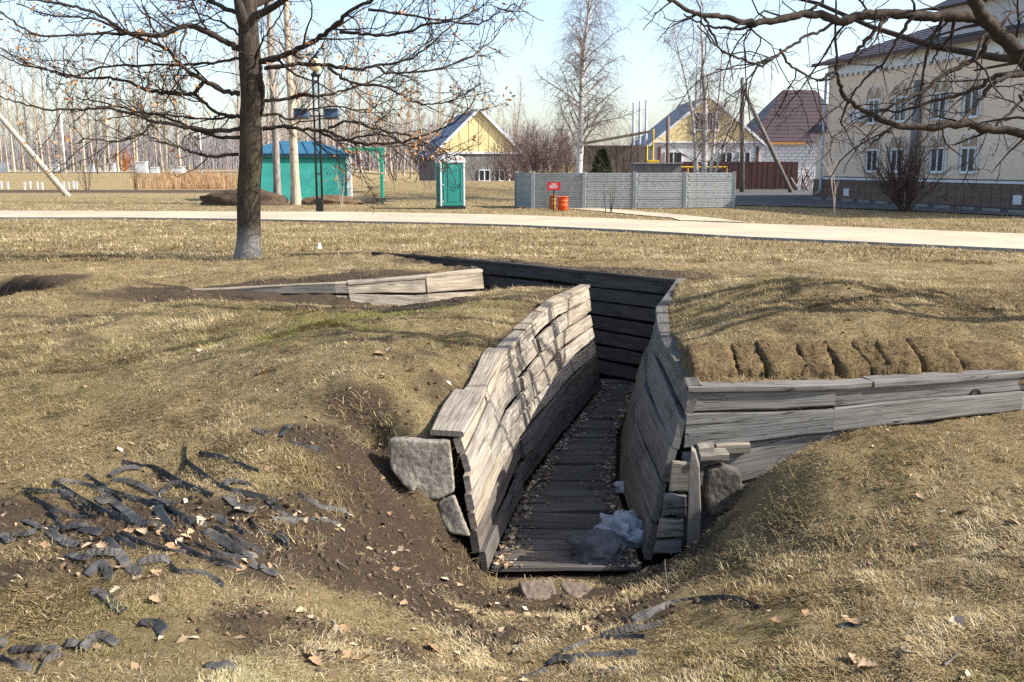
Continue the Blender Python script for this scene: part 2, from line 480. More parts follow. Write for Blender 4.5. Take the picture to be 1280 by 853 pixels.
def axis(spec):
    out = [spec[0][0]]
    for a, b, d0, d1 in spec:
        x = a
        while x < b - 1e-6:
            t = (x - a) / (b - a); x += d0 + (d1 - d0) * t
            out.append(min(x, b))
    return np.unique(np.round(out, 4))
gx = np.concatenate([-axis([(5.0, 12, .07, .4), (12, 60, .4, 4), (60, 1500, 6, 200)])[::-1], axis([(-5.0, 6.0, .045, .045)])[1:-1], axis([(6.0, 12, .07, .4), (12, 60, .4, 4), (60, 1500, 6, 200)])])
gy = axis([(-6, 2.6, .8, .1), (2.6, 9.5, .04, .045), (9.5, 16, .05, .07), (16, 24, .07, .25), (24, 60, .3, 1.2), (60, 130, 1.2, 4), (130, 2500, 6, 250)])
GX, GY = np.meshgrid(gx, gy)
GZ = height(GX, GY)
nx, ny = len(gx), len(gy)
idx = np.arange(nx * ny).reshape(ny, nx)
F = np.stack([idx[:-1, :-1], idx[:-1, 1:], idx[1:, 1:], idx[1:, :-1]], -1).reshape(-1, 4)
bare = bare_map(GX.ravel(), GY.ravel()); bare[(GY.ravel() > 24)] = 0
bare = np.maximum(bare, in_poly(GX.ravel(), GY.ravel(), TRENCH) * 1.0)
# ploughed strip far left
_dx, _dy = GX.ravel(), GY.ravel()
bare = np.maximum(bare, np.exp(-((_dy - 73) / 3.5) ** 2) * smooth(-6, -12, _dx) * 0.9)

def ground_material():
    t = NT("ground_dry_grass_and_soil"); b = t.bsdf(0.95, 0.1)
    p = t.pos()
    n1 = t.noise(p, 0.9, 5, 0.6); n2 = t.noise(p, 9.0, 8, 0.78); n3 = t.noise(p, 60.0, 5, 0.75); n4 = t.noise(p, 0.16, 4, 0.6)
    straw = t.ramp(n2, [(0.25, (.11, .08, .04)), (0.45, (.24, .182, .092)), (0.7, (.42, .33, .18))])
    green = t.ramp(n2, [(0.3, (.075, .07, .024)), (0.7, (.21, .18, .07))])
    g = t.mix(t.ramp(n1, [(0.54, (0, 0, 0)), (0.74, (.4, .4, .4))]), straw, green)
    g = t.mix(t.ramp(n4, [(0.4, (0, 0, 0)), (0.65, (.5, .5, .5))]), g, (.30, .22, .11))
    soil = t.ramp(n2, [(0.25, (.035, .026, .018)), (0.55, (.092, .066, .042)), (0.8, (.175, .13, .085))])
    soil = t.mix(0.5, soil, t.ramp(n3, [(0.3, (.04, .03, .02)), (0.7, (.14, .10, .07))]))
    br = t.attr("bare")
    f = t.math('ADD', br, t.math('MULTIPLY', t.math('SUBTRACT', n3, 0.5), 0.8))
    f = t.ramp(f, [(0.3, (0, 0, 0)), (0.62, (1, 1, 1))])
    c = t.mix(f, g, soil)
    t.l(c, b.inputs["Base Color"])
    t.bump(t.math('ADD', n3, t.math('MULTIPLY', n2, 0.8)), b, 1.0, 0.045)
    return t.m
M_GROUND = ground_material()
me = np_mesh("ground", np.stack([GX.ravel(), GY.ravel(), GZ.ravel()], 1), F, True, attrs={"bare": bare})
ground = tag(link("ground", me, M_GROUND), kind="structure", label="park lawn of dry matted grass and bare soil")

def H1(x, y):
    return float(height(np.array([x]), np.array([y]))[0])
def H1s(x, y):
    return float(height(np.array([x]), np.array([y]), False)[0])
def on_ground(u, v, tmin=2.0, tmax=45.0):
    """first hit of a sight line with the ground"""
    d = ray(u, v); ts = np.arange(tmin, tmax, 0.04)
    P = EYE + ts[:, None] * d
    h = height(P[:, 0], P[:, 1])
    k = np.argmax(P[:, 2] < h)
    return P[k] * 0 + np.array([P[k][0], P[k][1], h[k]])
# ------------------------------------------------------------------ plank walls of the trench
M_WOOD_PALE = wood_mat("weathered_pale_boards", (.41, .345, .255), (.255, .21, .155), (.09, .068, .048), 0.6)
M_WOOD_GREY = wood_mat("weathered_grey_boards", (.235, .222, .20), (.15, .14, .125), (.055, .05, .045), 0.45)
M_WOOD_DARK = wood_mat("shade_dark_boards", (.085, .072, .06), (.055, .047, .04), (.02, .017, .015), 0.5)  # near-black tone: shade on the back wall is put into the board colour
M_WOOD_FLOOR = wood_mat("damp_and_shade_boards", (.14, .118, .098), (.088, .074, .062), (.033, .028, .023), 0.6)

M_WOOD_SHADE = wood_mat("shade_brown_grey_boards", (.19, .168, .14), (.12, .104, .086), (.045, .038, .031), 0.45)  # darker copy of the boards, the right wall's shade mixed into the tone
class Line:
    """polyline with arc length parameter 0..1, softened"""
    def __init__(self, pts):
        P = np.array(pts, float)
        t = np.concatenate([[0], np.cumsum(np.linalg.norm(np.diff(P, axis=0), axis=1))])
        self.L = t[-1]; self.t = t / t[-1]; self.P = P
    def __call__(self, s):
        s = np.clip(s, 0, 1)
        return np.array([np.interp(s, self.t, self.P[:, k]) for k in range(3)]).T
def board_mesh(name, C, N, Hh, thick, uv0=(0, 0), rough=0.006, seed=0):
    """C: (n,2,3) lower / upper front edge points; N: (n,3) outward normals. closed board with worn edges"""
    rg = np.random.default_rng(seed)
    n = len(C); V = []; U = []
    Ls = np.concatenate([[0], np.cumsum(np.linalg.norm(np.diff(C.mean(1), axis=0), axis=1))])
    kk = np.linspace(0, 1, n); lo = rough * np.sin(kk * rg.uniform(2, 6) + rg.uniform(0, 6)) + rg.normal(0, rough * .3, n); hi = rough * np.sin(kk * rg.uniform(2, 6) + rg.uniform(0, 6)) + rg.normal(0, rough * .3, n); bow = np.cumsum(rg.normal(0, 0.0015, n)); bow -= bow.mean()
    c = min(0.010, thick * 0.3)
    for i in range(n):
        up = C[i, 1] - C[i, 0]; h = np.linalg.norm(up); up = up / h
        a = C[i, 0] + up * lo[i] + N[i] * bow[i]; b = C[i, 1] + up * hi[i] + N[i] * bow[i]
        nn = N[i]
        prof = [a + up * c, b - up * c, b - nn * c, b - nn * (thick), a - nn * (thick), a - nn * c]
        V += prof
        for q in (0.0, h, h + .02, h + thick, -thick, -0.02): U.append((uv0[0] + Ls[i], uv0[1] + q))
    F = []
    for i in range(n - 1):
        for j in range(6):
            k = (j + 1) % 6
            F.append((i * 6 + j, (i + 1) * 6 + j, (i + 1) * 6 + k, i * 6 + k))
    me = bpy.data.meshes.new(name)
    caps = [tuple(range(6)), tuple(range((n - 1) * 6 + 5, (n - 1) * 6 - 1, -1))]
    me.from_pydata([tuple(v) for v in V], [], F + caps)
    l = me.uv_layers.new(name="UVMap")
    for p in me.polygons:
        for li in p.loop_indices:
            vi = me.loops[li].vertex_index
            l.data[li].uv = U[vi]
    me.update()
    return me
def plank(name, lower, upper, outward, thick, mat, parent, seed, twist=0.0):
    """lower/upper: (n,3) world points of the front edges"""
    C = np.stack([lower, upper], 1)
    org = C.mean((0, 1))
    d = np.gradient(C.mean(1), axis=0); d /= np.linalg.norm(d, axis=1)[:, None]
    up = upper - lower; up /= np.linalg.norm(up, axis=1)[:, None]
    N = np.cross(d, up); N /= np.linalg.norm(N, axis=1)[:, None]
    if (N @ np.array(outward)).mean() < 0: N = -N
    me = board_mesh(name, C - org, N, None, thick, (seed * 1.7 % 9, seed * 0.37 % 5), 0.007, seed)
    bm_fix(me)
    o = link(name, me, mat, parent)
    pl = Vector(parent.location) if parent else Vector((0, 0, 0))
    o.location = Vector(org) - pl
    return o
import bmesh
def bm_fix(me):
    bm = bmesh.new(); bm.from_mesh(me)
    bmesh.ops.recalc_face_normals(bm, faces=bm.faces)
    bm.to_mesh(me); bm.free()

def plank_wall(name, top, bot, rows, outward, mat, label, seed, joints=None, thick=0.05, length=(1.1, 1.9), cap=None, row_h=None, s0=0.0, s1=1.0, mats=None, skip=(), low=None):
    """rows of boards on a leaning ruled surface; joints: list of s positions per row (top row first)"""
    rg = random.Random(seed)
    T, B = Line(top), Line(bot)
    root = empty(name, tuple(np.mean(bot, 0)))
    tag(root, label, "plank wall", None, "thing")
    hs = row_h or [1.0 / rows] * rows
    edges = np.concatenate([[0], np.cumsum(hs)]); edges = edges / edges[-1]
    for r in range(rows):
        f0, f1 = 1 - edges[r + 1], 1 - edges[r]
        if joints and r < len(joints) and joints[r] is not None: js = [s0] + list(joints[r]) + [s1]
        else:
            js = [s0]; x = s0 + rg.uniform(0.35, 1.0) * length[1] / T.L
            while x < s1 - 0.4 / T.L:
                js.append(x); x += rg.uniform(*length) / T.L
            js.append(s1)
        for k in range(len(js) - 1):
            if (r, k) in skip: continue
            a, b = js[k], js[k + 1]
            g = 0.004 / T.L
            n = max(4, int((b - a) * T.L / 0.16))
            s = np.linspace(a + g, b - g, n)
            t, bt = T(s), B(s)
            sl = rg.uniform(-.010, .010)
            e0 = f0 + rg.uniform(.008, .020) + np.linspace(-sl, sl, n); e1 = f1 - rg.uniform(.000, .008) + np.linspace(-sl, sl, n)
            lo = bt + (t - bt) * e0[:, None]; up = bt + (t - bt) * e1[:, None]
            off = np.array(outward) * rg.uniform(-.020, .016)
            tilt = np.linspace(rg.uniform(-.012, .012), rg.uniform(-.012, .012), n)[:, None] * np.array(outward)
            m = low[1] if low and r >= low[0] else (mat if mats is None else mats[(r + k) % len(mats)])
            plank("plank", lo + off + tilt, up + off + tilt * 0.4 + np.array(outward) * rg.uniform(-.012, .006), outward, thick * rg.uniform(.85, 1.15), m, root, seed * 100 + r * 10 + k)
    if cap:
        w, over, lift, spans = cap
        for k, (a, b, *ww) in enumerate(spans):
            if ww: w = ww[0]
            n = max(4, int((b - a) * T.L / 0.15))
            s = np.linspace(a, b, n); t = T(s)
            d = np.gradient(t, axis=0); d[:, 2] = 0; d /= np.linalg.norm(d, axis=1)[:, None]
            sd = np.stack([d[:, 1], -d[:, 0], 0 * d[:, 0]], 1)
            if (sd @ np.array(outward)).mean() < 0: sd = -sd
            z = np.array([0, 0, lift + rg.uniform(-.006, .006)])
            lo = t + sd * over + z; up = t - sd * (w - over) + z + np.array([0, 0, rg.uniform(-.01, .02)])
            plank("cap_plank", lo, up, (0, 0, 1), 0.04, mat if mats is None else mats[0], root, seed * 100 + 77 + k)
    return root

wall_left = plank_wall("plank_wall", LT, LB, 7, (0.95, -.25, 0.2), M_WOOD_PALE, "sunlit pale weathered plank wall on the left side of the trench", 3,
    low=(5, M_WOOD_FLOOR), row_h=[.9, 1.1, 1, 1, 1.1, 1.3, 1.2], cap=(0.25, .02, .035, [(0.0, .14, .25), (.142, .33, .17), (.332, .47, .13), (.472, .63, .15), (.632, .80, .12), (.802, 1.0, .14)]),  # lowest rows in darker boards: the trench shadow is put into their colour
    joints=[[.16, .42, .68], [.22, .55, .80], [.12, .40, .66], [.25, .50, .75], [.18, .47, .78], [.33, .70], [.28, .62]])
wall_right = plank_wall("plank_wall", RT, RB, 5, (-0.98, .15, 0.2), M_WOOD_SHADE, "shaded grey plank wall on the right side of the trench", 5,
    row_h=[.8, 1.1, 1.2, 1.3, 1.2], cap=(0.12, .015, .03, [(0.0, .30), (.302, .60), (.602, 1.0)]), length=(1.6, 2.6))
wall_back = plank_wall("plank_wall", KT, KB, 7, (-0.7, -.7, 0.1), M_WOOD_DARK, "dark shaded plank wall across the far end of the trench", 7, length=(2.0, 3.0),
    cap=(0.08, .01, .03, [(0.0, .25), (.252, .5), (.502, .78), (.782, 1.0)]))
wall_rear = plank_wall("plank_wall", CT, CB, 4, (0.3, -.95, 0.1), M_WOOD_PALE, "sunlit plank wall behind the left mound, below the big oak", 9,
    row_h=[1.0, 1.6, 1.2, 1.2], joints=[[.52, .78], [.52, .78], [.52, .78], [.52, .78]], cap=(0.10, .02, .03, [(0.0, .52), (.522, .78), (.782, 1.0)]))
wall_front = plank_wall("plank_wall", FT, FB, 4, (0.1, -.98, 0.1), M_WOOD_GREY, "grey plank wall right of the trench mouth, under the row of sods", 13,
    row_h=[.45, .62, .8, 1.0], joints=[[.2], [.2, .485], [.2, .51], [.22, .5]], cap=(0.16, .02, .035, [(0.0, .25), (.252, .51), (.512, 1.0)]))
# hidden side of the left mound and of the rear trench: the same boarding


# floor boards
def trench_floor():
    root = empty("boardwalk", (0.5, 9, -.85)); tag(root, "dark damp boards laid across the trench floor", "boardwalk")
    rg = random.Random(21)
    L, Rr = Line(LB), Line(RB)
    y = 6.62; k = 0
    while y < 13.6:
        w = rg.uniform(.13, .21)
        fl = np.interp(y, L.P[:, 1], L.P[:, 0]) + 0.02; fr = np.interp(y, Rr.P[:, 1], Rr.P[:, 0]) - 0.02
        z = -0.79 - 0.025 * (y - 6.5) + rg.uniform(-.012, .012)
        n = 5; xs = np.linspace(fl, fr, n) ; sk = rg.uniform(-.03, .03)
        lo = np.stack([xs, np.full(n, y) + np.linspace(0, sk, n), np.full(n, z)], 1)
        up = lo + np.array([0, w - rg.uniform(.008, .03), rg.uniform(-.012, .012)])
        plank("floor_board", lo, up, (0, 0, 1), .035, M_WOOD_FLOOR, root, 2100 + k)
        y += w; k += 1
trench_floor()
def knot():
    a = at_y(1220, 494, 7.17); o = MB().lathe([(.0, -.012), (.030, -.012), (.034, .004), (.046, .006), (.050, -.004)], n=14).build("knot_hole", M_WOOD_DARK, wall_front, sm=True)
    o.location = Vector(a) - Vector(wall_front.location); o.rotation_euler = (R(90), 0, R(12))
knot()
# ------------------------------------------------------------------ path, road and kerbs
def strip_sheet(name, near_px, far_px, z, mat, n=40, label=None):
    nu = np.array(near_px, float); fu = np.array(far_px, float)
    us = np.linspace(-420, 1700, n)
    A = [at_z(u, np.interp(u, nu[:, 0], nu[:, 1]), 0.0) for u in us]
    B = [at_z(u, np.interp(u, fu[:, 0], fu[:, 1]), 0.0) for u in us]
    V = []; F = []
    for i in range(n):
        V += [(A[i][0], A[i][1], z), (B[i][0], B[i][1], z)]
        if i: F.append((2 * i - 2, 2 * i, 2 * i + 1, 2 * i - 1))
    me = bpy.data.meshes.new(name); me.from_pydata(V, [], F); me.update()
    o = tag(link(name, me, mat), label, kind="structure")
    return A, B
t = NT("pale_pavement"); b = t.bsdf(.9, .2); po = t.pos(); n1 = t.noise(po, .35, 4); n2 = t.noise(po, 9, 5, .7)
c = t.mix(t.ramp(n1, [(.40, (0, 0, 0)), (.60, (.85, .85, .85))]), t.ramp(n2, [(.3, (.42, .345, .24)), (.7, (.52, .435, .31))]), (.36, .305, .225))
br = t.n("ShaderNodeTexBrick"); t.l(po, br.inputs["Vector"]); br.inputs["Scale"].default_value = 1.0; br.inputs["Mortar Size"].default_value = .012; br.inputs["Brick Width"].default_value = 2.0; br.inputs["Row Height"].default_value = 1.0
c = t.mix(t.math('MULTIPLY', br.outputs["Fac"], .7), c, (.25, .21, .16)); t.l(c, b.inputs["Base Color"]); t.bump(n2, b, .3, .005); M_PATH = t.m
M_KERB = simple("kerb_concrete", (.30, .29, .27), (.2, .195, .18), 4, 0.9, 0.2, 0.3, 0.004, 'pos')
M_ASPHALT = simple("asphalt", (.10, .098, .096), (.065, .063, .062), 3, 0.92, 0.2, 0.4, 0.006, 'pos')
PN = [(-420, 273.5), (0, 274), (150, 274.2), (300, 276), (450, 279), (550, 281), (640, 283.5), (800, 291), (930, 299), (1070, 305), (1180, 310.5), (1280, 315), (1700, 338)]
PF = [(-420, 264.3), (0, 264.5), (300, 265.5), (450, 266.2), (640, 269.8), (800, 276), (1000, 283), (1280, 294), (1700, 313)]
A, B = strip_sheet("path", PN, PF, 0.040, M_PATH, 60, "pale paved path crossing the park behind the trench")
def kerb_line(P, name, label, step=1.0):
    root = empty(name, (0, 0, 0)); tag(root, label, kind="structure")
    P = np.array(P); t = np.concatenate([[0], np.cumsum(np.linalg.norm(np.diff(P[:, :2], axis=0), axis=1))])
    s = 0; base = None
    while s + step < t[-1]:
        a = np.array([np.interp(s, t, P[:, k]) for k in (0, 1)]); b = np.array([np.interp(s + step, t, P[:, k]) for k in (0, 1)])
        m = (a + b) / 2; ang = math.atan2(b[1] - a[1], b[0] - a[0])
        uu = 640 + FPX * m[0] / max(m[1], 1)
        if -40 < uu < 1320:
            if base is None:
                o = MB().box((0, 0, 0), (step * 0.985, .09, .2)).build("kerb_stone", M_KERB, root, bevel=.006); base = o
            else:
                o = base.copy(); COL.objects.link(o)
            o.location = (m[0], m[1], -0.028); o.rotation_euler = (0, 0, ang)
        s += step
kerb_line(A, "kerb", "grey kerb stones edging the near side of the pale path")
V = [at_z(*p, 0) for p in [(705, 261.2), (742, 261.2), (800, 266.5), (905, 279.5), (800, 275.9), (836, 273.0)]]
sp = [at_z(u, v, 0.0) for u, v in ((700, 260.8), (742, 260.8), (790, 264.3), (850, 269.5), (900, 274.5), (935, 279.2), (850, 276.5), (838, 273.2), (795, 269.5), (750, 265))]
mb = MB(); mb.poly([(p[0], p[1], 0.034) for p in sp]); tag(mb.build("side_path", M_PATH), "narrow pale path branching towards the concrete fence", kind="structure")
# the asphalt yard beside the large building
rd = [at_z(u, v, 0.0) for u, v in ((905, 257.5), (1010, 259.5), (1100, 263), (1200, 267.5), (1330, 274), (1330, 246), (1120, 237), (1040, 232.0), (960, 232.0), (900, 233))]
mb = MB(); mb.poly([(p[0], p[1], 0.045) for p in rd]); tag(mb.build("road", M_ASPHALT), "grey asphalt yard beside the large cream building", kind="structure")
rk = empty("road_kerb"); tag(rk, "pale kerb stones along the asphalt beside the large building", kind="structure")
# far road on the bank at the left
M_FARROAD = simple("far_road_dust", (.50, .46, .40), (.42, .385, .33), .5, .95, .1, 0, .01, 'pos')
mb = MB()
fy = 112.0
mb.poly([(-190, fy - 3.5, 1.16), (-14, fy - 3.5, 1.16), (-14, fy + 3.5, 1.16), (-190, fy + 3.5, 1.16)])
tag(mb.build("far_road", M_FARROAD), "pale far road along the bank at the left", kind="structure")
tag(MB().poly([(-220, 134, 1.17), (-20, 134, 1.17), (-20, 138, 1.17), (-220, 138, 1.17)]).build("far_lane", M_FARROAD), "second pale lane behind the far row of poplars", kind="structure")

# ------------------------------------------------------------------ concrete panel fence
M_CONC = simple("fence_concrete", (.33, .345, .34), (.24, .255, .25), 2.5, .9, .2, .4, .006)
def concrete_fence():
    root = empty("concrete_fence", tuple(at_z(790, 260, 0))); tag(root, "grey concrete panel fence with four stone-relief bays and square posts", "fence")
    org = np.array(root.location)
    pu = [(666, 262.0), (729.5, 262.3), (792.5, 262.2), (855, 261.8), (916, 261.0)]
    P = [at_z(u, v - 1.0, 0.0) for u, v in pu]
    P.insert(0, at_z(645.5, 258.0, 0.0))
    Hh = 1.62
    rg = random.Random(5)
    for i, p in enumerate(P):
        MB().box((p[0] - org[0], p[1] - org[1], Hh / 2 + .01), (.17, .17, Hh + .06), math.atan2(P[2][1] - P[1][1], P[2][0] - P[1][0])).build("post", M_CONC, root, bevel=.012)
    for i in range(len(P) - 1):
        a, b = P[i], P[i + 1]
        d = (b - a)[:2]; L = np.linalg.norm(d); d /= L; n = np.array([d[1], -d[0]])
        ang = math.atan2(d[1], d[0]); m = (a + b) / 2
        for k in range(4):
            z0 = 0.02 + k * 0.40; mb = MB()
            mb.box((0, 0, 0), (L - .16, .05, .393))
            if i > 0 and k < 4:
                rows = 5 if k in (0, 1, 3) else 4
                rh = .37 / rows
                for r in range(rows):
                    x = -L / 2 + .13 + rg.uniform(0, .1)
                    if r == 2 and k == 1 or (k == 2 and r == 0):       # plain band between the stone courses
                        mb.box((0, -.033, -.185 + rh * (r + .5)), (L - .2, .02, rh * .9)); continue
                    while x < L / 2 - .12:
                        w = min(rg.uniform(.28, .5), L / 2 - .1 - x)
                        if w > .04: mb.box((x + w / 2, -.034 - rg.uniform(0, .004), -.185 + rh * (r + .5)), (w - .02, .026, rh - .024))
                        x += w
            else:
                for r in range(2): mb.box((0, -.03, -.1 + .2 * r), (L - .2, .02, .17))
            o = mb.build("panel", M_CONC, root)
            o.location = (m[0] - org[0], m[1] - org[1], z0 + .197); o.rotation_euler = (0, 0, ang)
    return root
concrete_fence()

# ------------------------------------------------------------------ sign and two bins in front of the fence
M_RED = simple("red_paint", (.55, .02, .03), (.42, .015, .02), 8, .45, .4, 0)
M_ORANGE = simple("orange_paint", (.75, .09, .015), (.6, .06, .01), 6, .5, .4, .1)
M_OCHRE = simple("rusty_ochre_paint", (.38, .16, .03), (.22, .09, .02), 9, .6, .3, .2)
M_BLACK = simple("black_metal", (.012, .013, .016), (.007, .008, .01), 8, .45, .4, 0)
M_WHITE = simple("white_paint", (.74, .74, .72), (.62, .62, .6), 4, .6, .3, .1)
def bin_(u, v, w, h, mat, label):
    p = at_z(u, v, 0.03); root = empty("litter_bin", (p[0], p[1], .03)); tag(root, label, "bin", "bins in front of the concrete fence")
    MB().lathe([(0, 0), (w * .46, 0), (w * .5, .03), (w * .5, h * .33), (w * .515, h * .34), (w * .515, h * .37), (w * .5, h * .38), (w * .5, h * .66), (w * .515, h * .67), (w * .515, h * .70), (w * .5, h * .71),
                (w * .5, h - .02), (w * .53, h - .02), (w * .53, h), (w * .47, h), (w * .47, h * .45), (0, h * .45)], n=22).build("drum", mat, root, sm=True)
    MB().tube([(w * .53 * math.cos(a), w * .53 * math.sin(a), h) for a in np.linspace(0, 2 * math.pi, 25)], .015, 6).build("rim", mat, root)
    return root
bin_(703.5, 263.0, .45, .58, M_ORANGE, "bright orange metal bin beside the red sign")
bin_(690.5, 261.4, .30, .60, M_OCHRE, "rusty ochre bin half hidden behind the red sign post")
def red_sign():
    p = at_z(692, 264.0, 0.03); root = empty("notice_sign", (p[0], p[1], 0.0)); tag(root, "small red notice sign on a thin dark post by the bins", "sign")
    MB().bar((0, 0, 0), (0, 0, 1.0), .05, .05).build("post", simple("sign_post_paint", (.10, .02, .015), None, 8, .6, .3, 0), root)
    pl = MB().box((0, -.04, 1.08), (.56, .02, .34)).build("board", M_RED, root, bevel=.004)
    mw = MB()
    rg = random.Random(2)
    for i, (zz, ww) in enumerate(((1.17, .20), (1.09, .38), (1.02, .34))):     # three short rows of white lettering, unreadable at this distance
        x = -ww / 2
        while x < ww / 2 - .02:
            w = rg.uniform(.02, .035); mw.box((x + w / 2, -.0525, zz), (w, .004, .045 if i else .05)); x += w + .014
    mw.build("lettering", M_WHITE, root)
red_sign()

# ------------------------------------------------------------------ portable toilet
M_TEAL = simple("teal_plastic", (.012, .215, .185), (.02, .165, .145), 2.2, .4, .4, .03)
M_TEAL_D = simple("dark_teal_plastic", (.0, .16, .14), (.0, .13, .11), 3, .4, .4, .03)
M_LGREY = simple("pale_grey_plastic", (.6, .63, .63), (.5, .53, .53), 3, .45, .4, .03)
def arch(w, h, rise, n=10):
    """2d outline of a panel with a bowed top, x right, z up"""
    pts = [(-w / 2, 0), (w / 2, 0)]
    for k in range(n + 1):
        x = w / 2 * math.cos(math.pi * k / n)
        pts.append((x, h + rise * math.sqrt(max(0, 1 - (2 * x / w) ** 2))))
    return pts
def slab(mb, outline, y0, y1):
    n = len(outline); i = len(mb.v)
    mb.v += [(x, y0, z) for x, z in outline] + [(x, y1, z) for x, z in outline]
    mb.f.append(tuple(range(i, i + n))); mb.f.append(tuple(range(i + 2 * n - 1, i + n - 1, -1)))
    for k in range(n): mb.f.append((i + k, i + n + k, i + n + (k + 1) % n, i + (k + 1) % n))
    return mb
def toilet():
    p = at_z(566, 261.0, 0.03); root = empty("portable_toilet", (p[0], p[1], 0.0), R(14)); tag(root, "teal portable toilet cabin with a white rounded roof", "toilet")
    w, d, h = 1.12, 1.12, 1.92
    MB().box((0, d / 2, .07), (w + .06, d + .06, .14)).build("skid_base", M_BLACK, root, bevel=.01)
    for s in (-1, 1):
        mb = MB().box((s * (w / 2 - .02), d / 2, .14 + h / 2), (.04, d - .06, h))
        for k in range(4): mb.box((s * (w / 2 + .006), .2 + k * .24, .14 + h / 2), (.014, .1, h - .3))
        mb.build("side_wall", M_TEAL_D, root)
    MB().box((0, d - .02, .14 + h / 2), (w - .1, .04, h)).build("back_wall", M_TEAL_D, root)
    for s in (-1, 1):
        MB().box((s * (w / 2 - .035), .01, .14 + h / 2), (.075, .08, h)).build("corner_post", M_LGREY, root, bevel=.01)
    dr = slab(MB(), [(x, z + .16) for x, z in arch(w - .16, h - .1, .22)], -.015, .025).build("door", M_TEAL, root, bevel=.008)
    slab(MB(), [(x, z + .34) for x, z in arch(.44, 1.42, .2)], -.035, -.012).build("raised_panel", M_TEAL, dr, bevel=.008)
    for s in (-1, 1): MB().box((s * .39, -.026, 1.1), (.06, .02, 1.5)).build("rib", M_TEAL, dr, bevel=.006)
    mb = MB(); mb.tube([(.10 + .16 * math.cos(a), -.045, 1.0 + .16 * math.sin(a)) for a in np.linspace(0, 2 * math.pi, 21)], .018, 6, False)
    mb.tube([(.10 + .06 * math.cos(a), -.045, 1.0 + .06 * math.sin(a)) for a in np.linspace(0, 2 * math.pi, 17)], .02, 6, False)
    mb.build("ring_emblem", M_TEAL, dr, sm=True)
    MB().box((.36, -.05, 1.1), (.07, .05, .16)).build("latch", M_TEAL_D, dr, bevel=.01)
    for z in (.35, 1.1, 1.8): MB().box((-.44, -.03, z), (.05, .03, .06)).build("hinge", M_LGREY, dr)
    slab(MB(), [(x, z + .14 + h) for x, z in arch(w + .08, .06, .34)], -.05, d + .04).build("roof", M_LGREY, root, bevel=.02)
    MB().tube([(.35, d - .15, h + .2), (.35, d - .15, h + .62)], .05, 10).build("vent_pipe", M_LGREY, root)
toilet()

# ------------------------------------------------------------------ lamp post with two dark tubes and a globe
M_GLOBE = simple("cream_globe", (.78, .68, .42), (.72, .62, .36), 3, .35, .5, 0)
M_FLOOD = simple("blue_grey_floodlight_housing", (.06, .10, .16), (.035, .06, .10), 6, .4, .5, 0)
def lamp():
    p = at_z(400, 265.5, 0); root = empty("street_lamp", (p[0], p[1], 0)); tag(root, "tall black twin-tube lamp post with a cream globe behind the oak", "street lamp")
    for s in (-1, 1):
        MB().tube([(s * .11, 0, .55), (s * .11, 0, 5.6)], .045, 10).build("tube", M_BLACK, root, sm=True)
    MB().box((0, 0, .3), (.30, .18, .6)).build("base", M_BLACK, root, bevel=.02)
    for z in (1.6, 2.9, 4.2, 5.4): MB().box((0, 0, z), (.24, .07, .05)).build("bracket", M_BLACK, root)
    MB().lathe([(.0, 5.55), (.18, 5.58), (.2, 5.68), (.1, 5.75), (.1, 5.8)], n=16).build("collar", M_BLACK, root, sm=True)
    MB().lathe([(.30 * math.sin(a) + .001, 6.06 - .30 * math.cos(a)) for a in np.linspace(.3, math.pi, 12)], n=20).build("globe", M_GLOBE, root, sm=True)
    MB().box((0, 0, 3.98), (1.7, .06, .06)).build("crossarm", M_BLACK, root)
    for x in (-.62, .62):
        f = MB().box((x, -.05, 4.05), (.62, .30, .36), rx=-.35).build("floodlight", M_FLOOD, root, bevel=.02)
        MB().box((x, -.16, 4.22), (.60, .30, .03), rx=-.35).build("visor", M_FLOOD, f)
    MB().lathe([(.0, 6.42), (.1, 6.38), (.2, 6.3)], n=16).build("cap", M_BLACK, root, sm=True)
lamp()

